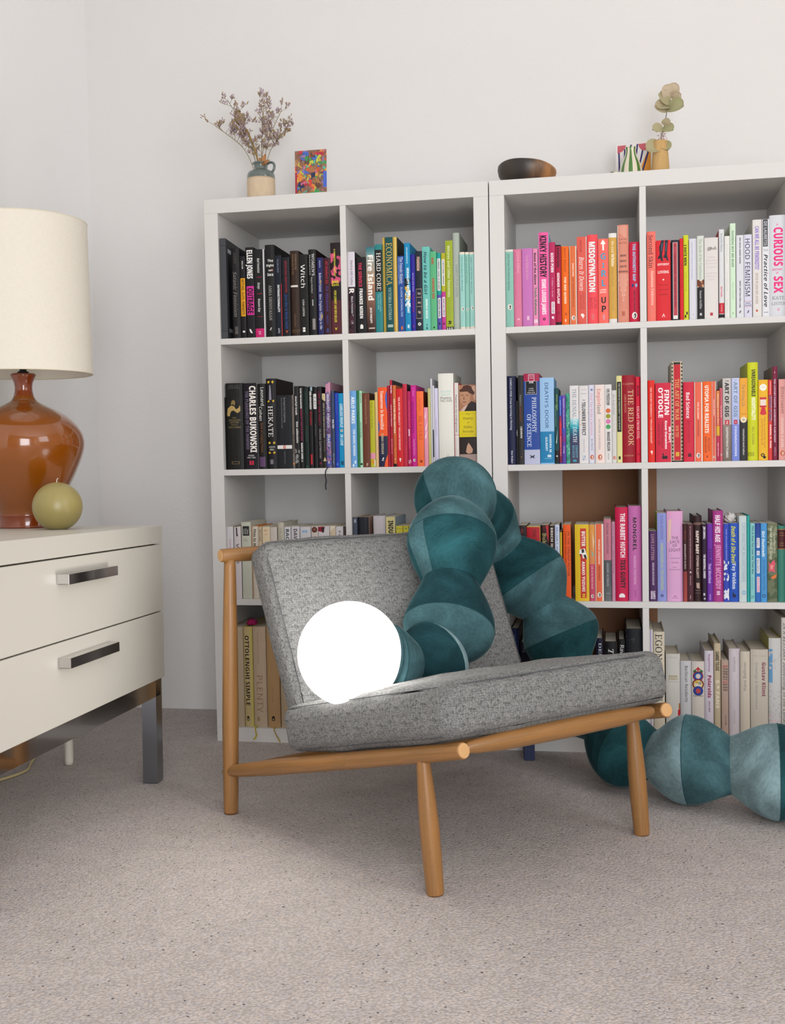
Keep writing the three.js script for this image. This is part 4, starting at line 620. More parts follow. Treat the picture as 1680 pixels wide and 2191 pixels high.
3578,150,1969,137,109,#1496ca,#1496ca,p|cyan book with white brush lettering|T,136,455,#eef6f8,50,I,50,CARELESS PEOPLE!;C,501,#f2ead8,240,500;C,501,#4a3a20,100,500;T,547,698,#eef6f8,50,I,50,IN LOVE;R,913,965,#15252c,300,460;R,913,965,#15252c,540,700
@22
3905,160,2023,139,91,#6da5dd,#6da5dd,p|light blue book with white block capitals|T,79,428,#e9f0f6,56,B,45,ARLO PARKS;T,501,849,#e0eaf4,34,B,55,THE MAGIC BORDER;R,911,951,#dbe8f4,550,800;R,956,990,#dbe8f4,200,500
4069,59,2033,143,128,#2c7a49,#2c7a49,p|very slim green book|T,118,274,#5aa06c,50,b,50,poems
4140,74,2018,142,108,#a8d6b6,#a8d6b6,p|slim mint book with black handwriting|T,28,158,#4a6a58,40,b,50,FARE FORTH;T,406,614,#1f3a2c,60,i,50,Soul food finally;C,958,#1f3a2c,400,500
4218,193,1959,138,137,#6b3a2a,#4a2419,p|chocolate brown book with tan serif title|T,29,418,#c09a78,22,f,50,T. S. Eliot Collected Poems 1909-1962;R,946,987,#d8c2ab,480,560;R,946,953,#d8c2ab,480,700;R,965,971,#d8c2ab,420,700
4421,129,1761,118,122,#b8b42b,#b8b42b,p|short olive-yellow book with pink foot|T,26,426,#8f8a1c,40,b,40,Night Side of the River;R,787,878,#e092a8,0,1000;C,923,#e08a2c,340,500;R,890,987,#e8e4dc,800,1000
4555,78,1974,140,147,#d8b884,#d8b884,p|slim buff book with blank spine|
4647,239,2093,145,135,#ee5826,#ee5826,p|orange book with navy foot and blue blob|P,#2a62c8,840 87,1000 43,1000 303,880 238,800 152;P,#2a62c8,0 412,100 455,120 531,0 574;R,612,997,#1e2342,0,1000;P,#ee5826,600 997,720 921,960 845,1000 845,1000 997;T,43,531,#f6ece4,34,F,42,Tomorrow Is Beautiful;T,574,840,#cdbf9a,26,b,42,SARAH CROSSAN;P,#f0ece8,440 878,600 889,460 908,580 930,400 917,260 925,380 904
4890,67,2134,149,146,#a51f39,#a51f39,p|slim dark red book left of orange-brown|T,42,425,#6a1022,40,b,50,Poems after dark
4971,64,2276,156,114,#b11e36,#2b2124,p|tall slim dark red book with white lettering|T,60,154,#f2e6e6,44,B,50,Tell Me;T,283,532,#ecd6d8,40,I,50,poems by Kim Addonizio;T,676,850,#d8aab0,34,b,50,BOA Editions, Ltd
5039,85,2139,149,135,#ce6a3a,#ce6a3a,p|slim burnt-orange book with white italic title|T,164,587,#f6e9dd,50,I,50,what is this thing called love;T,619,767,#b24a24,40,b,50,KIM ADDONIZIO;P,#f6e9dd,300 894,500 915,750 888,500 904;R,963,1000,#1c1516,0,1000
5130,171,2045,145,142,#cf2026,#cf2026,p|scarlet book with spaced white capitals|T,105,791,#f4e3e0,26,F,45,THE POETRY PHARMACY * WILLIAM SIEGHART;C,901,#f2e6e2,150,500;P,#f2e6e2,400 910,640 899,560 940,420 929
5306,113,2165,151,148,#c12c46,#2f2426,p|dull crimson book with tone-on-tone title|T,73,741,#96203a,36,b,50,INDIGENOUS VOICES IN RHYME
5432,83,1968,138,115,#b41f58,#b41f58,p|raspberry book with white scroll at foot|T,132,487,#d8577c,34,b,50,I was the jukebox and other;T,504,596,#f4e6ea,50,B,50,poems;T,613,762,#d8577c,34,b,50,Sandra Beasley;T,905,966,#f4e9ee,80,s,50,S
5519,141,2124,141,149,#c2208a,#c2208a,p|bright magenta book|T,27,133,#e08ac4,30,i,50,A. Poems;T,196,589,#7a1460,44,I,40,Selected Essays;T,664,866,#e08ac4,30,b,50,Founding Fifty Poets;O,924,#e8e2da,#222222,220,500
5671,183,1962,131,151,#f3703b,#7a2a18,p|orange book with red serif capitals|T,98,259,#c4502a,22,f,50,Ana Sampson;T,327,655,#b03a22,50,f,55,SHE IS FIERCE;R,919,950,#8a3018,400,720
5863,103,1537,110,138,#e698b2,#e698b2,p|short pink book with pale leaf lines|P,#f6dbe0,200 158,600 70,400 202;P,#f6dbe0,300 364,900 246,500 408;P,#f6dbe0,200 510,800 393,500 539
5970,71,2029,142,158,#c2ba7a,#c2ba7a,p|slim khaki-yellow book|
6045,41,2283,154,157,#d5d5dd,#d5d5dd,p|tall very slim white pamphlet|
6096,43,2095,147,126,#d8d7dd,#d8d7dd,p|slim white pamphlet with black lower strip|R,547,890,#2a2a2c,0,700
6146,96,2026,141,127,#cecae2,#cecae2,p|slim lavender book|T,399,610,#a59fc4,30,b,50,LONG CAPTIVES;R,887,964,#a59fc4,460,560
6255,399,2400,159,102,#e3e1d9,#c9c9c2,h|very thick ivory book with aqua and black lettering|H,193,#a9d4cb,64,s,50,Louise;H,226,#a9d4cb,56,s,50,Gluck;H,266,#2c2c2c,72,s,50,Poems;H,297,#2c2c2c,80,s,50,1962-2020;R,869,953,#b9b7b0,500,530;R,869,953,#b9b7b0,620,650
6661,118,2150,148,149,#dcd4ce,#c4304a,p|slim cream book with red edge and blue foot|R,0,976,#c8324a,0,100;T,143,596,#2a2426,40,s,50,Poems on the Underground;R,627,631,#c8324a,100,1000;R,658,877,#b9b0b4,360,420;R,908,976,#20309a,0,1000;T,929,960,#c9cce6,30,b,50,Cassell
6791,458,2092,141,156,#6f4a38,#8a6a58,p|thick photographic book with yellow title label|R,0,326,#a8755a,0,1000;P,#c99a7c,0 0,60 0,20 160,0 203;P,#c9a085,750 21,1000 11,1000 203,850 182;P,#4a2c22,20 64,200 43,260 13,500 2,700 21,780 64,900 96,840 128,600 102,300 85,60 85;P,#b98a6c,100 85,500 83,660 118,620 203,500 246,300 256,120 224,60 150;P,#7d5040,120 123,260 120,260 130,120 133;P,#7d5040,400 124,540 124,540 135,400 133;P,#8f6048,280 128,340 182,240 184;P,#7a4038,200 209,420 209,400 218,220 218;P,#2b2020,500 246,720 203,950 224,1000 246,1000 326,300 326;P,#cbb0a0,60 326,300 267,520 246,400 289,300 326;R,647,866,#2a2220,0,1000;P,#c49a80,360 834,420 759,520 716,620 748,760 802,720 844,500 855;R,860,978,#a89088,0,1000;R,326,647,#dcc81e,0,1000;R,358,361,#a8941a,60,940;R,615,618,#a8941a,60,940;H,363,#5c4a12,20,f,50,The;H,415,#4a3c10,56,f,50,Poetry;H,466,#5c4a12,12,i,50,of;H,522,#4a3c10,50,f,50,Pablo;H,577,#4a3c10,64,f,50,Neruda;H,957,#e6dcd6,34,F,50,F S G
@23
8052,214,2275,155,94,#1c2142,#161a33,h|navy book with white serif title|T,23,608,#dcdde6,22,F,45,COMPLEX PTSD: From Surviving to Thriving;T,841,986,#dcdde6,22,F,50,Pete Walker
8273,49,1632,110,99,#191919,#191919,p|very slim black book|T,455,549,#c9c9c9,50,b,50,caged
8328,139,2287,159,112,#2b2a2a,#2b2a2a,p|charcoal book with grey and rust title|T,216,340,#a8a6a2,34,s,45,Pollution Is;T,342,520,#a8502c,34,s,45,Colonialism;T,571,705,#e6e3e0,30,b,50,LIBOIRON;C,916,#b88a3c,100,500
8475,400,2324,155,103,#27499a,#8f2844,p|thick blue book with crimson top and black box|R,0,84,#a62449,0,1000;R,10,116,#e6dfe2,300,680;R,15,111,#a62449,330,650;R,84,230,#c9c9d2,120,840;R,87,226,#16161a,140,820;H,30,#e6dfe2,26,b,49,EDITION;H,51,#e6dfe2,26,b,49,STUDENT;H,93,#f4f0f2,30,B,49,ISE;H,164,#e6e6e8,30,f,48,CURD;H,187,#e6e6e8,36,f,48,COVER;H,210,#e6e6e8,50,f,48,PINCOCK;T,258,647,#e9ebf2,26,f,66,PHILOSOPHY;T,444,808,#e9ebf2,26,f,32,OF SCIENCE;R,838,1000,#b9bdd6,0,1000;P,#2c2f42,340 894,500 909,680 894,600 919,680 937,500 924,340 937,420 917
8885,359,2207,153,104,#9bc2e8,#6fa6cc,p|thick pale blue over teal-blue book|R,623,987,#2180b2,0,1000;T,53,584,#27406c,24,s,48,DEATH'S DOOR;T,653,876,#e3eef4,15,b,72,SANDRA M.;T,685,849,#e3eef4,15,b,44,GILBERT;R,892,920,#cfe2ec,500,760;R,931,937,#8fbcd4,300,800
9251,109,1930,131,92,#17454b,#17454b,p|dark petrol book with yellow-green text|T,85,291,#9fb04a,32,b,60,PHYSICAL THERAPY;T,218,509,#7fae8c,24,b,30,the science of waves;P,#cfe0d8,300 727,700 533,500 727;R,824,988,#1b1b1d,0,1000;C,897,#d6d6d6,200,500
9366,63,1731,120,123,#3a5bc2,#3a5bc2,p|slim blue-to-red gradient book|G,0,291,#3f63cc,#3350b0;G,291,426,#7a3a7c,#e03a44;G,426,987,#e03a44,#7a2448;T,61,291,#b9c9f0,34,b,50,BORN & BEYOND;T,588,886,#e6b9c2,34,b,50,HOMEOPATHIC TO EARTH
9436,97,1751,126,117,#5b409c,#5b409c,p|slim purple book|G,0,487,#6a4fae,#4f3a94;G,487,674,#3f58c0,#8a2c7a;T,47,487,#cfc4e6,32,b,50,PHILOSOPHY: A Very Short Introduction;T,741,848,#cfc4e6,32,b,50,Craig
9539,93,1796,127,133,#4ba18c,#4ba18c,p|slim sea-green mottled book|S,7,983,#2f7f70,26,300;S,241,983,#7cc4ae,14,220;T,72,228,#1f5248,30,b,50,the future
9641,222,1984,136,131,#dfdcdc,#d6d3d3,p|book fading from white through aqua to dark purple|G,0,421,#e2dfdf,#e2dfdf;G,421,551,#bfe0e4,#1c9db0;G,551,668,#1c7f98,#3a4468;G,668,998,#3a4468,#4a3f56;T,39,415,#6f7b8e,40,f,50,THE DENIAL;T,433,727,#eef3f4,40,f,55,OF DEATH;T,763,927,#6fc0d0,26,f,72,ERNEST;T,763,927,#6fc0d0,26,f,36,BECKER;R,948,977,#3a9ab0,300,700
9873,232,1975,140,107,#dfdbdb,#dfdbdb,p|white book with dark grey stencil title|H,54,#8f8a8c,70,b,50,ELIZABETH BLACKBURN;H,104,#8f8a8c,60,b,50,ELISSA EPEL;S,316,505,#e0a878,14,50;H,189,#6d6a6c,30,b,50,THE;T,210,640,#4a474a,36,B,50,TELOMERE EFFECT;R,658,670,#9a9799,500,520;T,682,858,#aaa7a9,12,b,50,Living younger, healthier, longer;T,888,970,#6f8fb8,30,s,50,S
10114,149,1988,139,153,#dbdae8,#dbdae8,p|lavender-white book with pink title|C,62,#7c86a8,200,500;T,105,656,#d58496,36,f,45,First You Write a Sentence.;T,685,838,#4f4f5c,26,f,50,Joe Moran;O,922,#c8603c,#f2e6de,300,500
10271,236,1985,135,90,#ecdbd5,#ecdbd5,p|blush book with red and black title|T,50,255,#d0483f,34,f,42,Empire;T,257,374,#3a2c2c,34,f,42,land;T,436,828,#8f8480,20,f,45,SATHNAM SANGHERA;O,924,#c8603c,#f2e6de,220,500
10511,176,1985,133,118,#dfdcda,#dfdcda,p|white book with four coloured dots|T,53,263,#33302f,40,C,55,ON FREEDOM;T,64,257,#8f8c8a,10,b,22,FOUR SONGS OF CARE AND CONSTRAINT;C,333,#d86a3c,330,500;C,403,#9a9a2c,330,500;C,470,#d87aac,330,500;C,538,#4aa05c,330,500;T,602,847,#33302f,40,C,55,MAGGIE NELSON;T,871,959,#9a9795,18,b,50,VINTAGE
10693,109,1834,128,109,#d6d4d0,#d6d4d0,p|slim pale grey book with orange oval|T,53,344,#6f7078,46,s,45,On Anarchism;T,356,571,#c4b0a6,36,s,45,Noam Chomsky;O,929,#c8603c,#f2e6de,300,500
10810,134,2195,152,119,#dcd796,#dcd796,p|pale yellow book with black title panel|R,69,643,#1c1b1a,100,860;T,84,622,#d8d6c8,26,F,50,THE WISDOM OF INSECURITY * ALAN WATTS;R,925,961,#22220f,300,660
10950,315,2202,158,98,#9b1528,#7a1020,h|thick dark red book with large gilt title|H,99,#d8b68a,86,f,50,C.G.JUNG;T,165,804,#e0c08e,40,f,66,THE RED BOOK;T,217,427,#cfa67c,14,f,24,LIBER NOVUS;H,920,#cfa67c,76,f,50,NORTON
11275,127,2159,155,148,#e0203f,#c41a36,h|bright red book at the divider|T,102,225,#4a0f1c,36,B,50,BECKER;T,342,727,#f6e2e2,50,f,50,ESCAPE FROM EVIL;C,904,#a3142c,200,500
@24
11584,165,2058,147,133,#e02a1f,#c9241a,p|vivid red book with small white capitals|T,86,770,#f6dcd4,24,F,45,THE POETRY PHARMACY * WILLIAM SIEGHART;C,870,#f4e6e0,160,500;P,#f4e6e0,400 880,660 870,560 912
11769,383,1983,138,115,#cf2140,#e8dcd8,p|thick crimson book with white capitals in two rows|R,0,998,#e8d8d6,970,1000;T,84,410,#f8eeee,28,B,72,FINTAN;T,57,443,#f8eeee,28,B,33,O'TOOLE;T,552,753,#f6eaea,14,B,90,We Don't;T,476,835,#f6eaea,14,B,66,Know Ourselves;T,492,819,#4a0e1a,13,s,42,A Personal History of;T,514,786,#4a0e1a,13,s,22,Ireland Since 1958;R,922,960,#1c1416,400,740;P,#1c1416,440 922,400 884,540 908
12163,275,2508,169,153,#2a2624,#c9c2ae,h|tall slip-cased book with red spine and patterned edges|R,0,988,#c9bfa6,0,1000;P,#26221f,20 9,160 21,40 36;P,#26221f,20 46,160 58,40 74;P,#26221f,20 84,160 96,40 112;P,#26221f,20 122,160 134,40 150;P,#26221f,20 160,160 172,40 187;P,#26221f,20 198,160 210,40 225;P,#26221f,20 235,160 247,40 263;P,#26221f,20 273,160 285,40 301;P,#26221f,20 311,160 323,40 339;P,#26221f,20 349,160 361,40 376;P,#26221f,20 387,160 399,40 414;P,#26221f,20 425,160 437,40 452;P,#26221f,20 462,160 474,40 490;P,#26221f,20 500,160 512,40 528;P,#26221f,20 538,160 550,40 565;P,#26221f,20 576,160 588,40 603;P,#26221f,20 614,160 626,40 641;P,#26221f,20 651,160 663,40 679;P,#26221f,20 689,160 701,40 717;P,#26221f,20 727,160 739,40 754;P,#26221f,20 765,160 777,40 792;P,#26221f,20 803,160 815,40 830;P,#26221f,20 840,160 852,40 868;P,#26221f,20 878,160 890,40 906;P,#26221f,20 916,160 928,40 944;P,#26221f,20 954,160 966,40 981;P,#26221f,980 9,820 21,960 36;P,#26221f,980 46,820 58,960 74;P,#26221f,980 84,820 96,960 112;P,#26221f,980 122,820 134,960 150;P,#26221f,980 160,820 172,960 187;P,#26221f,980 198,820 210,960 225;P,#26221f,980 235,820 247,960 263;P,#26221f,980 273,820 285,960 301;P,#26221f,980 311,820 323,960 339;P,#26221f,980 349,820 361,960 376;P,#26221f,980 387,820 399,960 414;P,#26221f,980 425,820 437,960 452;P,#26221f,980 462,820 474,960 490;P,#26221f,980 500,820 512,960 528;P,#26221f,980 538,820 550,960 565;P,#26221f,980 576,820 588,960 603;P,#26221f,980 614,820 626,960 641;P,#26221f,980 651,820 663,960 679;P,#26221f,980 689,820 701,960 717;P,#26221f,980 727,820 739,960 754;P,#26221f,980 765,820 777,960 792;P,#26221f,980 803,820 815,960 830;P,#26221f,980 840,820 852,960 868;P,#26221f,980 878,820 890,960 906;P,#26221f,980 916,820 928,960 944;P,#26221f,980 954,820 966,960 981;R,30,984,#c3202e,200,780;R,7,29,#26221f,200,780;T,172,584,#e6c877,34,f,48,THE ART OF WAR;T,636,756,#e6c877,26,f,48,SUN TZU;R,902,945,#d8a83c,340,660;R,30,984,#d8606a,240,280
12449,250,1984,143,90,#d0233f,#b81c36,p|crimson book with white and dark sans lettering|T,127,457,#f6e9e8,36,b,42,Bad Science;T,479,766,#8a1228,28,s,50,Ben Goldacre;R,899,914,#3a0c16,400,720;R,918,938,#3a0c16,400,720
12710,198,1973,136,98,#e7664b,#e8ddd2,p|coral-orange book with cream edges and penguin|R,0,1000,#ecdfd2,0,90;R,0,1000,#ecdfd2,840,1000;T,250,468,#f4dccf,20,b,46,THE ALCHEMY;T,478,685,#8a3420,20,b,46,PATHFINDERS;O,924,#e8e2da,#222222,240,460
12918,212,1985,136,130,#ee6426,#ee6426,p|orange book with white bold capitals|T,46,646,#f6e6da,42,B,45,UTOPIA FOR REALISTS;T,705,873,#6c2a12,26,s,66,RUTGER;T,689,894,#6c2a12,26,s,30,BREGMAN;P,#4a1e0e,440 921,560 943,420 959
13136,97,1985,135,133,#e36952,#e8d8cc,p|slim coral book with cream edges|R,0,1000,#ecdccf,0,120;R,0,1000,#ecdccf,840,1000;T,227,432,#f4d6ca,26,b,50,EASTON BERRY;T,443,712,#9a3a28,26,b,50,THE WINDS OF WAR;O,950,#e8e2da,#222222,240,500
13239,79,1745,125,100,#dc5a4a,#dc5a4a,p|short slim orange-to-crimson book|G,0,503,#e08a4a,#d8604a;G,503,638,#e0b02c,#d8a83c;G,638,1000,#c23a58,#b02a50;T,43,484,#f4e0c8,30,b,50,Philosophy: A Very Short;T,736,932,#f0c4c8,30,b,50,Night Will Know
13327,62,1813,125,134,#ce6472,#ce6472,p|slim rose book|T,239,404,#f0c8cc,36,b,50,The Call for the;O,912,#e8e2da,#222222,300,500
13399,208,2050,139,152,#bdb5af,#a8a09a,p|beige-grey book with red number square|G,0,506,#cac4c0,#b9b1ab;G,558,1000,#8f837b,#75675e;H,34,#3a3536,40,b,50,THE;T,52,469,#2c282a,46,B,48,ART OF GIG;R,504,560,#c03040,240,740;H,533,#f4eae8,24,B,48,2;T,589,960,#e6e0dc,24,b,48,SUPERSTRUCTURES
13612,179,2048,141,116,#aab4e0,#9aa6d4,p|pale blue book with red number square|G,0,508,#c4cbea,#aeb8e4;G,560,1000,#7f8ed8,#7184cf;H,29,#8a9ab8,40,b,50,THE;T,45,472,#7c93ad,46,B,50,ART OF GIG;R,503,558,#b8455c,260,740;H,531,#f4eaf0,14,B,50,1;T,581,946,#e6e9f6,26,b,50,FOUNDATIONS
13797,187,2042,136,120,#eaa53a,#2a282a,p|amber over black book with cream disc|R,499,1000,#2c2a2c,0,1000;T,76,347,#7f7468,36,f,50,The Writing Life;R,431,438,#b97c24,200,800;C,504,#e9dcc0,400,500;C,504,#b9ab8c,160,500;T,613,932,#e0dcd6,20,F,50,National Book Award Authors
13990,243,2419,169,106,#cbd024,#b8bd20,h|tall acid-yellow book with black and white capitals|T,70,347,#26280c,36,C,55,UNREASONABLE;T,356,588,#f3f3de,36,C,55,HOSPITALITY;T,654,839,#6a6d14,20,s,50,WILL GUIDARA;R,913,956,#26280c,40,80;R,913,956,#26280c,200,240;R,913,956,#26280c,360,400;R,913,956,#26280c,520,560
14244,222,1984,136,110,#e9b229,#e9b229,p|golden-yellow book with red megaphone|C,94,#f3eee4,380,500;H,94,#c9b48a,40,b,50,*****;P,#c9303c,140 217,840 217,840 244,140 244;R,244,330,#ead9d0,200,800;P,#d0323f,360 330,660 330,840 421,660 437,360 437,160 421;P,#c9303c,140 319,840 319,840 340,140 340;T,458,843,#c4801c,20,b,66,How to sound the horn;T,479,811,#c4801c,20,b,40,and be heard by all;C,934,#2a2418,200,440;C,934,#e9b229,100,440;C,961,#2a2418,160,620
14479,99,1982,134,158,#d8423f,#d8423f,p|coral-red book with navy comic lettering|T,19,180,#f4c9c0,22,I,50,ADVENTURES OF;T,196,512,#e8e4f0,64,B,50,JOHNNY BUNKO;T,196,512,#2a2a5c,56,B,50,JOHNNY BUNKO;T,555,850,#f6dcd6,34,B,55,DANIEL H. PINK
14581,113,2301,163,117,#7b2340,#8a7a78,h|tall maroon book numbered one|H,64,#ecdce0,26,B,40,1;T,131,812,#ecdce0,36,F,45,THE COVERT PASSIVE AGGRESSIVE NARCISSIST;T,858,955,#c9a4b0,34,f,50,MIRZA
14728,170,1988,141,157,#e5a29b,#e5a29b,p|soft pink book with brown lettering|T,91,427,#8a5a54,46,s,50,Bittersweet;T,475,843,#f3d9d2,36,s,50,SUSAN CAIN;O,917,#c8603c,#f2e6de,300,500
@31
385,180,1976,139,91,#cfcacd,#3a3436,p|white book with red portrait square|T,169,463,#a8565c,22,s,50,SLAVES OF NEW YORK;R,474,543,#8a3a44,100,900;T,567,775,#77727a,20,s,50,TAMA JANOWITZ;P,#6a666c,500 913,660 927,500 951,620 979,440 961
569,202,1963,133,127,#d2c8ca,#3a2420,p|rosy-white book with black hanging figure|P,#2a2024,340 9,500 12,520 96,600 122,400 139,360 96;T,232,514,#2a2628,40,s,50,WILD
796,264,2088,144,109,#c2c4b4,#c2c4b4,p|grey-green book with black picture block|R,52,176,#2a2a2c,140,840;P,#d8d8d2,240 158,300 158,340 85,280 85;P,#d8d8d2,440 158,500 158,540 77,480 77;P,#d8d8d2,620 158,680 158,720 93,660 93;R,216,222,#8a8c82,200,600;R,238,245,#8a8c82,200,700
1064,186,1975,134,155,#cfc6b7,#d87a2c,h|cream book with orange jacket side|R,0,1000,#d87a2c,0,80;T,35,414,#2c2624,40,b,50,This Is Where
1263,96,1957,133,145,#c8b69b,#c8b69b,p|slim tan book with small capitals|T,35,200,#6a5848,40,b,50,WILLIAM
1385,212,1958,135,107,#dccaa8,#dccaa8,p|cream book with orange-red letters|H,52,#c4503c,50,f,50,MY;H,104,#c4703c,40,f,50,GO
1607,190,1947,134,109,#cdc3bb,#cdc3bb,p|plain off-white paperback among the chair-topped row|
1821,168,2074,141,101,#bfbaab,#bfbaab,h|taller stone-grey book with pale letters|T,65,441,#8f8a7c,36,f,50,THE ADVENTURES
1993,175,1951,138,159,#d5d3d7,#d5d3d7,p|white book with large black capitals|T,26,339,#26262a,52,b,50,RACHEL
2200,224,1963,137,111,#d2ccd1,#d2ccd1,p|white book with three black capitals visible|T,28,255,#3a383c,44,b,50,DAVID
2442,289,1950,129,133,#d0cdd1,#d0cdd1,p|white book with pale blue block letters|R,47,81,#8fb4d8,200,460;R,47,81,#8fb4d8,500,700
2751,184,1959,132,123,#d0c4bf,#d0c4bf,p|book with round brown picture at top|C,45,#5a3026,420,500;C,41,#8a5a48,200,500
2945,304,1963,135,135,#d3cdd0,#d3cdd0,p|white book with crimson splash picture|P,#8f1f33,0 10,500 3,400 79,0 69;P,#2c1a20,300 26,600 3,500 86,360 89
3264,155,1968,141,132,#d1bfa7,#d1bfa7,p|beige book right of the crimson picture|P,#e3d8c8,0 3,1000 3,0 85
3427,200,1953,139,142,#d2cfd3,#d2cfd3,p|white book with grey letter near divider|T,52,203,#77747a,30,b,50,FAY
3648,55,1955,135,98,#4a3a3c,#4a3a3c,p|slim dark book at the divider|
@32
3905,120,2200,157,91,#4b5161,#4b5161,p|slate-grey book with pale block|R,26,67,#9aa0ac,300,750
4029,296,2195,150,144,#24272e,#b09080,h|dark charcoal book|
4456,322,2226,152,120,#c9c2c7,#c9c2c7,h|tall plain pinkish-white book|
4796,250,2199,156,130,#dccf94,#9fb2c0,p|buttery book with black condensed title|T,45,340,#26241c,52,C,55,INDUSTRY
5064,182,1955,131,140,#d9cf49,#d9cf49,p|first of three yellow spines behind the lamp|R,37,41,#8a8430,0,1000
5261,141,1958,133,134,#d6cc46,#d6cc46,p|second of three yellow spines behind the lamp|C,36,#3f9a8a,140,500
5421,238,1964,139,124,#dcd34e,#dcd34e,p|third of three yellow spines behind the lamp|T,34,261,#2a2818,30,b,50,LETTERS
@33
8285,213,1950,138,95,#2a1a1c,#2a1a1c,p|dark brown-black book with dull red letter|H,76,#8a2a34,36,B,50,E
8505,347,1916,127,149,#b8212d,#d8c22c,p|red book with yellow upper edge|R,0,7,#dcc62a,0,1000;R,0,1000,#dcc62a,970,1000;T,37,298,#2a1216,26,f,55,THE LAST
8862,207,1950,131,139,#221618,#221618,p|black and red book with yellow serif letters|P,#b8242c,600 6,1000 6,1000 237,800 164,700 67;P,#7a1c20,300 6,500 18,400 116;T,103,457,#d8c47a,44,f,45,Bukowski
9079,133,1934,137,120,#33211e,#33211e,p|dark brown book with white condensed capitals|T,22,451,#d6cec8,40,C,50,ERICH HARTH
9225,117,1962,139,110,#c8d0e6,#3a3034,p|pale blue-white book with navy capitals|T,30,531,#3a4a7c,40,s,50,WILLIAM T. VOLLMANN
9347,58,1794,126,145,#cfae30,#1c181a,p|slim yellow and black book|R,0,13,#1c181a,0,1000
9433,191,1962,130,154,#ee5b1c,#d8a080,p|orange book with two lines of black capitals|T,87,684,#33170a,26,s,72,IN THE DREAM HOUSE;T,87,654,#33170a,20,s,32,CARMEN MARIA MACHADO
9733,352,1963,138,100,#e5bd25,#c9a41c,p|thick yellow book with cow on red panel|R,53,960,#c8342c,380,800;T,86,285,#f6ece4,24,B,60,BUTTER;P,#f0ece6,340 327,700 310,820 387,900 459,700 435,560 447,500 387,300 387;P,#1c1a1a,460 327,620 319,660 363,500 375;P,#1c1a1a,600 399,760 393,860 459,660 429;P,#1c1a1a,320 387,440 387,400 429;T,483,879,#f6ece4,20,B,60,ASAKO YUZUKI;R,905,924,#e5bd25,500,700;R,929,951,#e5bd25,500,700
10092,139,1955,140,123,#dd8548,#dd8548,p|orange-over-rose book with white emblem|G,0,518,#e29a44,#dc8858;R,518,1000,#c84a66,0,1000;P,#e9c9a0,500 72,900 217,700 337,600 169;P,#8ab0a0,400 337,800 385,500 434;T,536,843,#f0ccd2,30,i,50,Life on the Water Rocks;O,939,#e8e2da,#222222,260,500
10240,210,1972,142,128,#e76943,#e8ded2,p|vermilion book with cream edges and penguin|R,0,1000,#eae0d6,0,100;R,0,1000,#eae0d6,800,1000;T,200,522,#f6ddd0,20,b,46,PATRICIA LOCKWOOD;T,540,737,#8a331c,20,b,46,PRIESTDADDY;O,922,#e8e2da,#222222,240,460
10459,184,2092,147,125,#c4778a,#b0808c,p|dusty rose over grey book|R,500,1000,#55585c,0,1000;G,729,1000,#55585c,#6a6d70;T,45,426,#4a2a34,30,s,50,ENIGMA VARIATIONS;T,533,819,#b9b9ba,30,s,50,ANDRE ACIMAN;R,903,909,#a9a9aa,300,800
10656,83,2022,134,113,#c58ba5,#c58ba5,p|slim mauve-pink book|T,23,649,#7c4a66,40,s,50,FRANCIS BIEBER * A BRIEF INITIATION
10748,313,2394,170,101,#c81d4c,#a8183f,h|tall crimson book with white and black capitals|T,64,537,#f3e3e8,36,C,58,THE RABBIT HUTCH;T,557,860,#2a0c18,36,C,58,TESS GUNTY;C,948,#f6eef0,240,500;R,960,1000,#c81d4c,300,800
11077,319,2424,163,131,#c56aab,#c9b9c4,h|tall orchid-pink book with black capitals|T,116,472,#22161f,28,b,48,MONGREL;T,520,824,#e0a4cc,18,b,48,HANAKO FOOTMAN;T,882,959,#8a4478,10,b,50,FOOTNOTE
@34
11585,191,1784,127,135,#4a2657,#4a2657,p|deep purple book with pale pink serif title|T,43,417,#d3a9b4,36,f,45,LOVE LETTERS;T,448,773,#cfc4d4,22,b,50,VIRGINIA WOOLF AND VITA SACKVILLE-WEST;T,853,970,#e6dfe8,24,B,30,VINTAGE;T,853,970,#e6dfe8,24,B,62,CLASSICS
11788,223,2235,149,157,#8b93d0,#a3b03c,p|periwinkle book with lime inner edge|T,27,301,#6d74b4,30,b,50,SUSAN GOODMAN;T,341,879,#b3bf8c,30,b,50,HUMILIATIONS ALL THE LIGHTNING;C,937,#2a2d58,150,500;C,937,#8b93d0,70,500
12021,389,2281,156,140,#dba5cf,#c09ab8,h|thick lilac-pink book with centred lines of type|G,0,201,#e3a3cc,#d8a6d0;P,#e6c2b0,100 105,300 86,240 316,60 354;H,294,#5a4158,44,s,52,THE;H,339,#5a4158,60,s,50,LACK;H,382,#5a4158,30,s,50,OF;H,430,#5a4158,76,s,50,LIGHT;H,521,#5a4158,56,i,50,a novel of;H,566,#5a4158,46,i,50,Georgia;H,622,#6c5268,26,f,50,Nino;H,648,#6c5268,70,f,50,Haratischwili;R,939,950,#a87a9c,420,600;R,962,968,#a87a9c,300,720
12417,99,1966,133,99,#3a1c1e,#3a1c1e,p|slim dark-to-russet book with white capitals|G,614,1000,#8f3a3a,#a84a44;T,83,216,#c43a34,40,i,50,The Lover;T,260,581,#e6dede,36,s,50,MARGUERITE DURAS
12523,145,1954,136,110,#4c2530,#4c2530,p|maroon book with small spaced text and white dot|T,28,579,#c9b0b4,17,b,50,MY CLAVICLE AND OTHER MASSIVE MISALIGNMENTS;C,621,#e9e0e0,140,500;T,668,790,#c9b0b4,17,b,50,Rosie Hunt;T,918,968,#c9b0b4,18,b,50,dogs
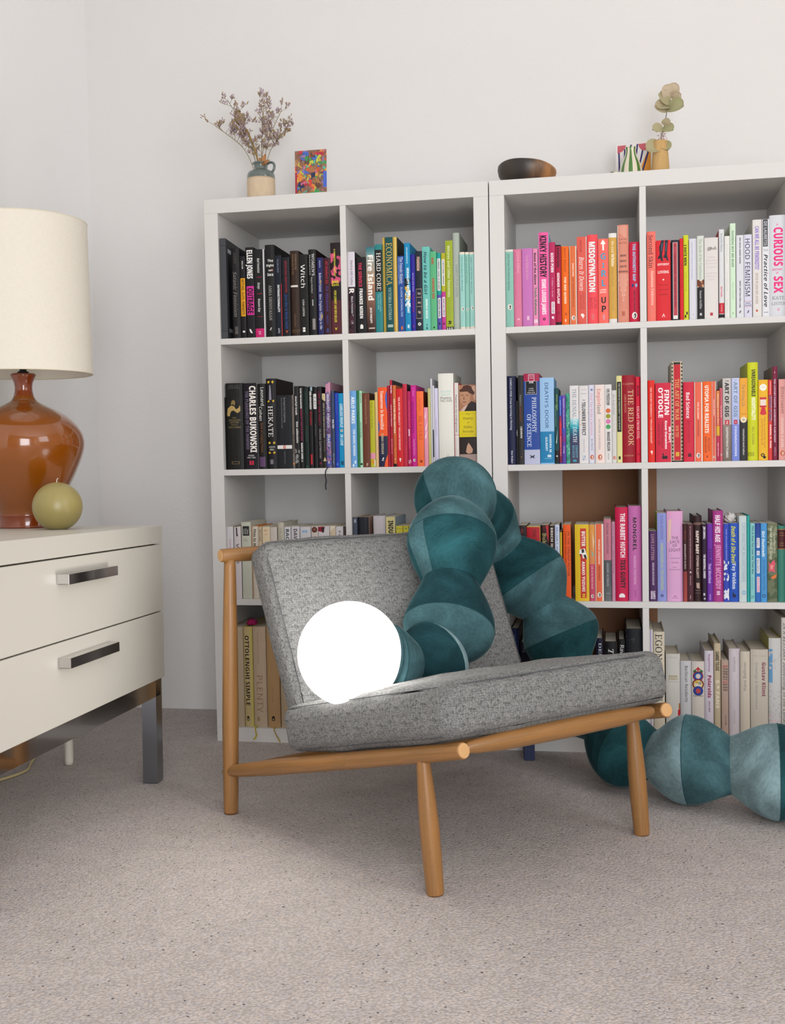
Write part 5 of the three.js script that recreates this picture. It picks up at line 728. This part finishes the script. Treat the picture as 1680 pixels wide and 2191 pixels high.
12677,199,2156,149,154,#2f1a1d,#251316,h|dark brown book with double gilt band|R,80,86,#b58a78,0,1000;R,96,102,#b58a78,0,1000;T,171,444,#ecdcd2,34,B,45,HAPPY BABY;T,459,726,#cfb8ae,26,C,45,STEPHEN ELLIOTT;P,#b5988c,300 782,700 782,720 852,340 842;R,868,874,#8a6a60,200,800;H,903,#b5988c,66,i,50,McAdam
12882,109,1952,140,100,#2d1a34,#6a5a4c,p|dark aubergine book with white stencil capitals|T,33,194,#e6e0e6,46,C,50,JIM CARROLL;T,389,700,#e6e0e6,46,C,50,THE BASKETBALL DIARIES;R,889,922,#cfc8d0,200,600;C,961,#cfc8d0,200,500
13004,136,1960,134,133,#692a9d,#692a9d,p|violet book with white script|T,315,503,#3a1458,50,b,50,SULA;T,509,764,#efe6f4,46,i,45,Toni Morrison;T,902,979,#c4a4dc,22,b,50,VINTAGE
13147,243,2283,151,119,#a73987,#8a2d70,h|tall magenta-pink book with white capitals|T,47,346,#f4e2ee,48,C,45,HALF HIS AGE;T,374,862,#d994c2,48,C,50,JENNETTE MCCURDY;R,884,903,#e6c4dc,340,660;R,908,926,#e6c4dc,340,660
13401,126,1959,137,101,#3446b4,#e4e2e8,p|blue book with white blossom print|T,66,469,#a9b2e4,18,b,50,SARA GALLARDO ROOSTO;S,480,579,#e6e6f0,16,220;S,634,722,#e6e6f0,12,200;S,833,976,#e6e6f0,22,220
13539,226,1967,132,134,#2150b5,#2150b5,p|cobalt book with yellow handwritten title|T,33,505,#e0d83a,44,I,42,Death of a She Devil;T,511,840,#f2f2f4,36,F,48,Fay Weldon;C,925,#1a2448,200,500;P,#1a2030,300 901,400 868,480 914
13770,177,2150,150,93,#c5d2d3,#c5d2d3,p|pale dotted book with blue outlined panel|S,15,987,#8fa4ac,60,20;R,85,761,#4a7aa8,400,840;R,89,757,#cbd8d9,430,810;T,105,746,#7a94a8,20,b,62,RUTH FAIRVIEW STOWE: BAK A GUIDE TO DIGGERS;R,871,912,#4a7aa8,420,840;R,875,908,#a9cbe0,460,800
13954,72,2159,149,98,#1f9994,#1f9994,h|slim glossy teal book|R,5,987,#5cc4bc,400,500
14037,115,1964,140,117,#86c8ca,#86c8ca,p|light turquoise book with dark italic title|T,27,646,#2a4c58,40,I,50,This Is How You Lose the Time War;T,690,844,#5fa8ac,24,b,40,MAX GLADSTONE;H,937,#2a5058,70,f,50,JF
14157,121,1965,136,95,#2d62b8,#2d62b8,p|blue book with white typed label strips|G,0,405,#24408c,#2f6ab4;G,405,995,#3f8cc8,#2d6ab8;R,186,312,#e0dfe6,250,850;T,199,301,#2f2f3c,34,s,55,Dept.;R,350,405,#e0dfe6,250,850;T,361,394,#2f2f3c,30,s,55,of;R,443,634,#e0dfe6,250,850;T,454,623,#2f2f3c,34,s,55,Speculation;R,678,875,#e3c4d0,250,850;T,689,864,#c05a78,30,s,55,Jenny Offill
14286,147,1964,137,94,#4a94cf,#4a94cf,p|sky-blue book with white sans author line|T,98,426,#eef4f8,44,b,42,Siri Hustvedt;T,459,858,#24578c,34,f,55,The Summer Without Men;C,920,#1f3f6c,280,500;C,920,#4a94cf,180,500
14447,233,1960,132,130,#6b7257,#8a8c74,p|mossy green book with pink flower|S,5,985,#4f5c42,40,200;S,33,405,#8a8c70,20,180;P,#d8566c,100 493,300 515,500 482,700 460,800 515,700 569,800 624,400 608,100 613,200 558;P,#e8938c,300 537,600 526,500 586,300 580;P,#d8783c,300 690,700 657,950 646,900 690,600 712;T,104,383,#cfd0b8,18,f,72,ARUNDHATI ROY;T,33,460,#e3e2d0,24,f,38,The God of Small Things
14694,196,1894,131,142,#3b7f70,#3b7f70,h|green cloth book with maroon gilt label|R,40,311,#4a1f1e,20,1000;R,43,50,#c9a05a,50,1000;R,301,308,#c9a05a,50,1000;H,96,#d3ac68,50,f,50,SONGS;H,125,#d3ac68,60,f,50,OF DAWN;H,226,#d3ac68,50,f,50,HARRY;H,255,#d3ac68,60,f,50,SINDALL
@41
385,367,2750,188,108,#b8a58b,#b8a58b,h|first tan cookbook, mostly behind chair leg|T,58,109,#3a3026,14,b,10,COOK
756,252,2748,194,143,#c8b37f,#cdb95a,h|cookbook with bold black sans capitals|R,0,999,#cfc06a,800,1000;T,84,792,#1f1c18,46,b,42,OTTOLENGHI SIMPLE;C,905,#2c2822,140,380;C,927,#2c2822,160,380;C,927,#c8b37f,90,380
1030,363,2754,185,126,#c4ad94,#c4ad94,h|padded beige cookbook with outlined title|T,51,369,#a58a68,12,s,40,YOTAM OTTOLENGHI;T,474,854,#a08562,46,s,48,PLENTY;C,908,#a58a68,100,340;C,926,#a58a68,110,340
1423,349,2762,194,99,#b89367,#b89367,h|caramel-brown cookbook with black emblem|T,597,748,#977448,10,s,45,FIELDS MORE;C,899,#2c2822,120,460;C,917,#2c2822,130,460;C,917,#b89367,70,460
1798,323,2765,193,106,#bfa98d,#bfa98d,h|pale tan cookbook nearest the cushion corner|C,903,#5a4a38,120,500
@43
8052,218,2791,199,96,#15244f,#1a1a1c,h|navy cookbook with blue author lettering|T,53,649,#3f6aa8,50,s,45,rick stein's
8282,218,2429,167,137,#17182c,#17182c,h|blackish-blue book right of the navy cookbook|T,36,117,#9a9ca8,30,s,50,THE
10233,186,2560,174,96,#1a1c33,#1a1c33,h|dark book with white serif capitals by the lamp|T,43,387,#e3e1e4,36,f,55,DESSERT
10447,323,2478,175,99,#17171a,#17171a,h|black book with white handwritten title|T,59,365,#e8e6e4,40,i,50,Tarjin
10799,170,2537,168,132,#18181a,#18181a,h|black book with short white sans title|T,53,168,#dedcda,56,s,55,Raw
10988,410,2811,198,107,#16181e,#1a1c22,h|widest plain black book at the divider|S,65,117,#3a3c42,8,50
@44
11572,88,2799,190,94,#cfcac7,#cfcac7,p|slim white book with blue stripe|R,0,1000,#6a62b8,300,460
11673,273,2746,191,101,#cfc5b1,#bdb29c,h|tall cream book with giant black serif letters|T,20,647,#22201d,60,f,48,EGON SCHIELE
11978,349,2180,148,157,#c8c5be,#b5b2aa,h|stone-white book with gold monogram|H,43,#9a968c,60,s,50,Tobias G. Natter;H,265,#8f7a34,60,B,50,EGON;H,296,#8f7a34,66,B,50,SCHIELE;H,326,#9a968c,72,s,50,The Paintings;P,#a8703c,900 583,1000 577,1000 648,880 643;P,#c02434,840 658,1000 643,1000 902,780 902
12334,271,2008,137,138,#c5c4c6,#b4b3b5,h|white book with long black sans title|T,58,524,#2a2a2c,28,s,52,Barbican Residents
12611,307,2006,134,106,#cfc7bf,#bdb5ac,h|pale book with colourful tattoo emblem|P,#b8333a,300 101,500 68,700 101,500 123;P,#3a6a3c,100 123,300 101,400 134,200 150;P,#3a6a3c,900 123,700 101,600 134,800 150;C,188,#8a2a32,420,500;C,188,#2c4a9c,340,500;C,188,#cfc7bf,200,500;C,292,#7a2a34,460,500;C,292,#d8c46a,360,500;C,292,#d8d0c8,260,500;C,265,#c9a23a,120,400;C,276,#9a948c,140,640;C,374,#2c3f8a,400,500;C,374,#b8434a,200,500;H,142,#3a3430,80,F,50,ELECTRIC;H,438,#3a3430,80,F,50,TATTOO
12924,216,2280,162,98,#d0c7d1,#c4bac4,h|lavender-white book with crimson bold title|T,34,235,#8a5a86,24,b,50,Mapplethorpe;T,269,524,#8a2048,40,B,55,Polaroids;T,557,682,#5a2048,18,b,52,Sylvia Wolf
13159,161,2463,172,158,#bfb094,#a89878,h|tan book with black condensed name|T,82,282,#2c261c,50,C,50,CAMMIE TOLOUI;T,375,673,#e0d6c0,50,B,50,5 * FANS
13335,167,2040,144,137,#b39a8c,#a08878,p|dusty brown-pink book with stacked short words|H,75,#a82c34,72,C,55,WHY;H,108,#2c2422,72,C,55,YOUR;H,141,#2c2422,72,C,55,FIVE;H,173,#2c2422,72,C,55,YEAR;H,206,#2c2422,72,C,55,OLD;H,239,#2c2422,72,C,55,COULD;H,271,#a82c34,72,C,55,NOT;H,304,#2c2422,72,C,55,HAVE;H,337,#2c2422,72,C,55,DONE;H,370,#2c2422,72,C,55,THAT;T,681,810,#3a302c,20,s,60,Susie Hodge
13520,260,2336,160,147,#cbc1c6,#b8aeb2,h|mauve-white book with faint grey title|T,89,248,#8a8288,22,f,50,SelfStyled;T,337,552,#b0a4a9,12,s,50,SOME SORT OF ARTISTIC;T,664,814,#a2989d,18,f,50,Anthony Lacey
13785,236,2278,162,100,#ccc2b2,#b8ad9b,h|beige book with title reading upward|U,113,438,#7a756c,30,s,45,Hans Bellmer
14040,423,2325,161,134,#c4bcae,#b0a798,h|thick greige book with maroon bold title|H,67,#a29a8c,76,i,50,Rainer Metzger;T,136,510,#7a2a4a,22,b,74,Gustav Klimt;T,140,650,#8f8e8c,16,s,34,Drawings & Watercolours
14473,291,2619,182,115,#c9c8c6,#a8a04a,h|pale book with blue patterned strip and sketches|R,105,428,#6a9cc4,0,300;P,#c9c8c6,300 109,340 126,300 142;S,126,291,#c0b9bb,18,100;S,473,821,#b3b4b8,34,60;S,738,804,#d8b4bc,6,120;R,834,842,#4a4a4c,0,500
14773,149,3131,217,106,#cfcac2,#c4beb4,h|tall ivory book with handwritten grey script|T,40,848,#77757a,50,I,50,IN A BESTIARY Something in the Cellar
`;
const PPM = 2600, CELLX = { 1: 0.038, 2: 0.39, 3: 0.80469, 4: 1.15669 };
const ROWS = { 1: ['top row', 3], 2: ['second row', 2], 3: ['third row', 1], 4: ['bottom row', 0] };
const COLS = { 1: 'column one', 2: 'column two', 3: 'column three', 4: 'column four' };
const ORD = ['first', 'second', 'third', 'fourth', 'fifth', 'sixth', 'seventh', 'eighth', 'ninth', 'tenth', 'eleventh', 'twelfth', 'thirteenth', 'fourteenth', 'fifteenth', 'sixteenth', 'seventeenth', 'eighteenth', 'nineteenth', 'twentieth', 'twenty-first', 'twenty-second', 'twenty-third', 'twenty-fourth'];
function font(kind, px) {
  const f = { s: ['', 'sans-serif'], b: ['bold ', 'sans-serif'], B: ['bold ', 'sans-serif'], C: ['bold ', 'sans-serif'], f: ['', 'serif'], F: ['bold ', 'serif'], i: ['italic ', 'serif'], I: ['italic bold ', 'sans-serif'], m: ['', 'monospace'] }[kind];
  return f[0] + px.toFixed(1) + 'px ' + f[1];
}
function paintSpine(c, X, Y, W, H, ops) {
  c.save(); c.beginPath(); c.rect(X, Y, W, H); c.clip();
  let s = 17; const r1 = () => { s = (s * 16807) % 2147483647; return s / 2147483647; };
  for (const op of ops) {
    const a = op.split(','), k = a[0], n = (i) => +a[i] / 1000, rest = (i) => a.slice(i).join(',');
    if (k === 'R') { c.fillStyle = a[3]; c.fillRect(X + n(4) * W, Y + n(1) * H, (n(5) - n(4)) * W, Math.max(1.2, (n(2) - n(1)) * H)); }
    else if (k === 'G') { const g = c.createLinearGradient(0, Y + n(1) * H, 0, Y + n(2) * H); g.addColorStop(0, a[3]); g.addColorStop(1, a[4]); c.fillStyle = g; c.fillRect(X, Y + n(1) * H, W, (n(2) - n(1)) * H); }
    else if (k === 'C') { c.fillStyle = a[2]; c.beginPath(); c.arc(X + n(4) * W, Y + n(1) * H, n(3) * W, 0, 7); c.fill(); }
    else if (k === 'O') {
      const cx = X + n(5) * W, cy = Y + n(1) * H, r = n(4) * W; c.fillStyle = a[2]; c.beginPath(); c.ellipse(cx, cy, r, r * 1.35, 0, 0, 7); c.fill();
      c.fillStyle = a[3]; c.beginPath(); c.ellipse(cx + r * 0.1, cy + r * 0.1, r * 0.45, r * 0.9, 0.15, 0, 7); c.fill(); c.fillStyle = a[2]; c.beginPath(); c.ellipse(cx - r * 0.08, cy + r * 0.25, r * 0.2, r * 0.55, 0.1, 0, 7); c.fill();
    } else if (k === 'P') { c.fillStyle = a[1]; c.beginPath(); for (const q of a.slice(2)) { const [x, y] = q.split(' '); c.lineTo(X + x / 1000 * W, Y + y / 1000 * H); } c.closePath(); c.fill(); }
    else if (k === 'S') { c.fillStyle = a[3]; for (let i = 0; i < +a[4]; i++) { const x = X + r1() * W, y = Y + (n(1) + r1() * (n(2) - n(1))) * H, r = n(5) * W * (0.4 + r1()); c.beginPath(); for (let q = 0; q < 7; q++) { const t = q / 7 * 6.283, e = r * (0.55 + 0.75 * r1()); c.lineTo(x + Math.cos(t) * e, y + Math.sin(t) * e * 1.2); } c.fill(); } }
    else if (k === 'T' || k === 'U') {
      const y0 = n(1) * H, y1 = n(2) * H, px = Math.max(3, (+a[4] / 100 / 0.72) * W); c.save(); c.translate(X + +a[6] / 100 * W, Y + (y0 + y1) / 2); c.rotate(k === 'T' ? Math.PI / 2 : -Math.PI / 2);
      c.font = font(a[5], px); c.textAlign = 'center'; c.textBaseline = 'alphabetic'; const t = rest(7), m = c.measureText(t).width; c.scale((y1 - y0) / m, 1); c.fillStyle = c.strokeStyle = a[3];
      c.fillText(t, 0, px * 0.36); if (a[5] === 'B' || a[5] === 'C') { c.lineWidth = px * 0.035; c.strokeText(t, 0, px * 0.36); } c.restore();
    } else if (k === 'H') {
      const w = +a[3] / 100 * W, t = rest(6); let px = 40; c.font = font(a[4], px); px *= w / c.measureText(t).width; let sx = 1; if (t.length < 3 && px > W * 0.95) px = Math.min(px, W * 0.95);
      if (a[4] === 'C') px *= 1.35; c.save(); c.font = font(a[4], px); c.translate(X + +a[5] / 100 * W, Y + n(1) * H); const m = c.measureText(t).width; if (t.length > 1) sx = w / m; c.scale(sx, 1); c.textAlign = 'center'; c.fillStyle = a[2]; c.fillText(t, 0, px * 0.36); c.restore();
    }
  }
  c.restore();
}
// a cover wrapped round the page block: outline in plan (x across the spine, z backwards), swept up
function coverGeometry(w, h, d, hard, rect) {
  const t = Math.min(hard ? 0.0024 : 0.0007, w * 0.2), outer = [], inner = [], front = [];
  const bulge = Math.min(hard ? 0.0032 : 0.0006, w * 0.14), n = 6;
  outer.push([0, -d]); inner.push([t, -d]); front.push(0);
  if (hard && w > 0.012) { outer.push([0, -0.011], [0.0009, -0.0072], [0, -0.0042]); inner.push([t, -0.011], [t, -0.0072], [t, -0.0042]); front.push(0, 0, 0); }
  const zc = bulge + 0.0008;
  for (let i = 0; i <= n; i++) { const u = i / n, x = w * u, z = -zc * Math.pow(Math.abs(2 * u - 1), 2.6); outer.push([x, z]); inner.push([THREE.MathUtils.clamp(x, t, w - t), -zc - t]); front.push(1); }
  if (hard && w > 0.012) { outer.push([w, -0.0042], [w - 0.0009, -0.0072], [w, -0.011]); inner.push([w - t, -0.0042], [w - t, -0.0072], [w - t, -0.011]); front.push(0, 0, 0); }
  outer.push([w, -d]); inner.push([w - t, -d]); front.push(0);
  const pos = [], uv = [], [U0, U1, V0, V1, VS] = rect;
  const uvOf = (x, y, f) => (f ? [U0 + (U1 - U0) * (x / w), V0 + (V1 - V0) * (y / h)] : [(U0 + U1) / 2, VS]);
  const quad = (a, ya, b, yb, c, yc, e, ye, f) => { for (const [p, y] of [[a, ya], [b, yb], [c, yc], [a, ya], [c, yc], [e, ye]]) { pos.push(p[0], y, p[1]); uv.push(...uvOf(p[0], y, f)); } };
  for (let i = 0; i + 1 < outer.length; i++) {
    const f = front[i] && front[i + 1], a = outer[i], b = outer[i + 1], p = inner[i], q = inner[i + 1];
    quad(a, 0, b, 0, b, h, a, h, f);
    quad(p, 0, p, h, q, h, q, 0, 0);
    quad(a, h, b, h, q, h, p, h, 0);
    quad(a, 0, p, 0, q, 0, b, 0, 0);
  }
  const end = (a, p, s) => (s ? quad(a, 0, a, h, p, h, p, 0, 0) : quad(a, 0, p, 0, p, h, a, h, 0));
  end(outer[0], inner[0], 0); end(outer[outer.length - 1], inner[inner.length - 1], 1);
  const g = new THREE.BufferGeometry();
  g.setAttribute('position', new THREE.Float32BufferAttribute(pos, 3)); g.setAttribute('uv', new THREE.Float32BufferAttribute(uv, 2)); g.computeVertexNormals();
  return g;
}
const BOOKS = {};
{
  const comps = []; let cur;
  for (const line of SHELVES.trim().split('\n')) { if (line[0] === '@') comps.push(cur = { key: line.slice(1), books: [] }); else cur.books.push(line); }
  for (const { key, books } of comps) {
    const row = ROWS[key[0]], col = COLS[key[1]], x0 = CELLX[key[1]], y = shelfTop[row[1]];
    const list = books.map((l) => { const [nums, look, ops] = l.split('|'), a = nums.split(','); return { x: a[0] / 1e4, w: a[1] / 1e4, h: a[2] / 1e4, d: a[3] / 1e3, z: -a[4] / 1e4, base: a[5], side: a[6], hard: a[7] === 'h', look, ops: ops ? ops.split(';') : [] }; });
    const maxH = Math.max(...list.map((b) => b.h)), maxX = Math.max(...list.map((b) => b.x + b.w)), SW = 14;
    const cv = document.createElement('canvas'), CW = cv.width = Math.ceil((maxX - x0) * PPM) + 8, CHh = cv.height = Math.ceil(maxH * PPM) + SW + 4, c = cv.getContext('2d');
    c.fillStyle = '#888'; c.fillRect(0, 0, CW, CHh);
    for (const b of list) {
      b.X = (b.x - x0) * PPM + 3; b.W = b.w * PPM; b.H = b.h * PPM; b.Y = CHh - SW - 2 - b.H;
      c.fillStyle = b.base; c.fillRect(b.X - 0.8, b.Y - 1, b.W + 1.6, b.H + 2); c.fillStyle = b.side; c.fillRect(b.X - 1, CHh - SW, b.W + 2, SW);
      paintSpine(c, b.X, b.Y, b.W, b.H, b.ops);
    }
    const tex = new THREE.CanvasTexture(cv); tex.colorSpace = THREE.SRGBColorSpace; tex.anisotropy = 8;
    const mat = phy({ map: tex, roughness: 0.5, specularIntensity: 0.5 });
    list.forEach((b, i) => {
      const t = thing('book', b.look + ', ' + ORD[i] + ' in ' + row[0] + ', ' + col, 'book', b.x, y + 0.0002, b.z);
      const rect = [b.X / CW, (b.X + b.W) / CW, (SW + 2) / CHh, (SW + 2 + b.H) / CHh, SW / 2 / CHh];
      const cover = part('cover', coverGeometry(b.w, b.h, b.d, b.hard, rect), mat, t), e = b.hard ? 0.003 : 0.0001, tk = Math.min(b.hard ? 0.0025 : 0.0008, b.w * 0.21), zf = Math.min(b.hard ? 0.0032 : 0.0006, b.w * 0.14) + 0.001 + tk;
      if (b.w > 0.0045) part('page_block', boxAt(tk, b.w - tk, e, b.h - e, -b.d + (b.hard ? 0.004 : 0.0005), -zf), M.pages, t);
      (BOOKS[key] ??= []).push(t); t.userData.size = undefined; delete t.userData.size; b.t = t;
    });
    BOOKS[key].data = list;
  }
  // ribbon markers hanging from three of the books
  const ribbon = (book, pts, w, color, lab) => {
    const cvv = new THREE.CatmullRomCurve3(pts), g = grid(2, 24, (u, v) => { const p = cvv.getPoint(v), a = 0.6 * Math.sin(v * 4); return [V(p.x + (u - 0.5) * w * Math.cos(a), p.y, p.z + (u - 0.5) * w * Math.sin(a)), u, v]; });
    part('ribbon_marker', g, phy({ color, roughness: 0.7, side: THREE.DoubleSide, sheen: 0.5 }), book, lab);
  };
  ribbon(BOOKS['41'][2], [V(0.008, 0.006, -0.012), V(0.007, 0.001, 0.012), V(0.0085, -0.008, 0.0165), V(0.0105, -0.018, 0.017), V(0.006, -0.027, 0.017), V(0.001, -0.031, 0.0165)], 0.005, '#c4b01f', 'yellow ribbon marker');
  ribbon(BOOKS['41'][3], [V(0.02, 0.006, -0.012), V(0.0205, 0.001, 0.012), V(0.026, -0.012, 0.0165), V(0.033, -0.024, 0.0165), V(0.038, -0.034, 0.0165)], 0.005, '#b59a52', 'ochre ribbon marker');
  ribbon(BOOKS['21'][14], [V(0.006, 0.004, -0.01), V(0.0055, 0.0008, 0.0115), V(0.001, -0.008, 0.0165), V(0.0, -0.022, 0.0165), V(0.002, -0.034, 0.0165), V(0.0, -0.046, 0.0165), V(0.0008, -0.058, 0.0165)], 0.0042, '#23222c', 'black ribbon marker');
  // soft things lying on the rows
  const blob = (name, label, cat, x, y, z, s, color, k, squash) => {
    const g = new THREE.IcosahedronGeometry(1, 12), p = g.attributes.position;
    for (let i = 0; i < p.count; i++) { const q = V(p.getX(i), p.getY(i), p.getZ(i)), n = Math.abs(noise.noise(q.x * k + 5, q.y * k, q.z * k)) * 0.55 + Math.abs(noise.noise(q.x * k * 2.3, q.y * k * 2.3 + 3, q.z * k * 2.3)) * 0.3; q.multiplyScalar(0.72 + n); p.setXYZ(i, q.x * s[0], Math.max(q.y * s[1], -s[1] * squash), q.z * s[2]); }
    const t = thing(name, label, cat, x, y + s[1] * squash + 0.0005, z); part('folds', smoothNormals(g), std({ color, roughness: 0.95 }), t);
  };
  const hs = BOOKS['34'].data, above = (i) => 0.39 + hs[i].h;
  blob('crumpled_tissue', 'crumpled white tissue on the books, right of the tall magenta-pink spine', 'tissue', (hs[9].x + hs[10].x + hs[10].w) / 2 + 0.003, Math.max(above(9), above(10)) + 0.0004, -0.075, [0.017, 0.016, 0.03], '#e3e0dc', 1.7, 0.45);
  const cs = BOOKS['41'].data;
  blob('pink_cloth_flower', 'crumpled magenta cloth flower on the cookbooks, behind the chair leg', 'cloth flower', cs[1].x + 0.0125, 0.038 + cs[1].h + 0.0004, -0.06, [0.014, 0.011, 0.018], '#b8246a', 3.2, 0.4);
}
renderer.render(scene, camera);
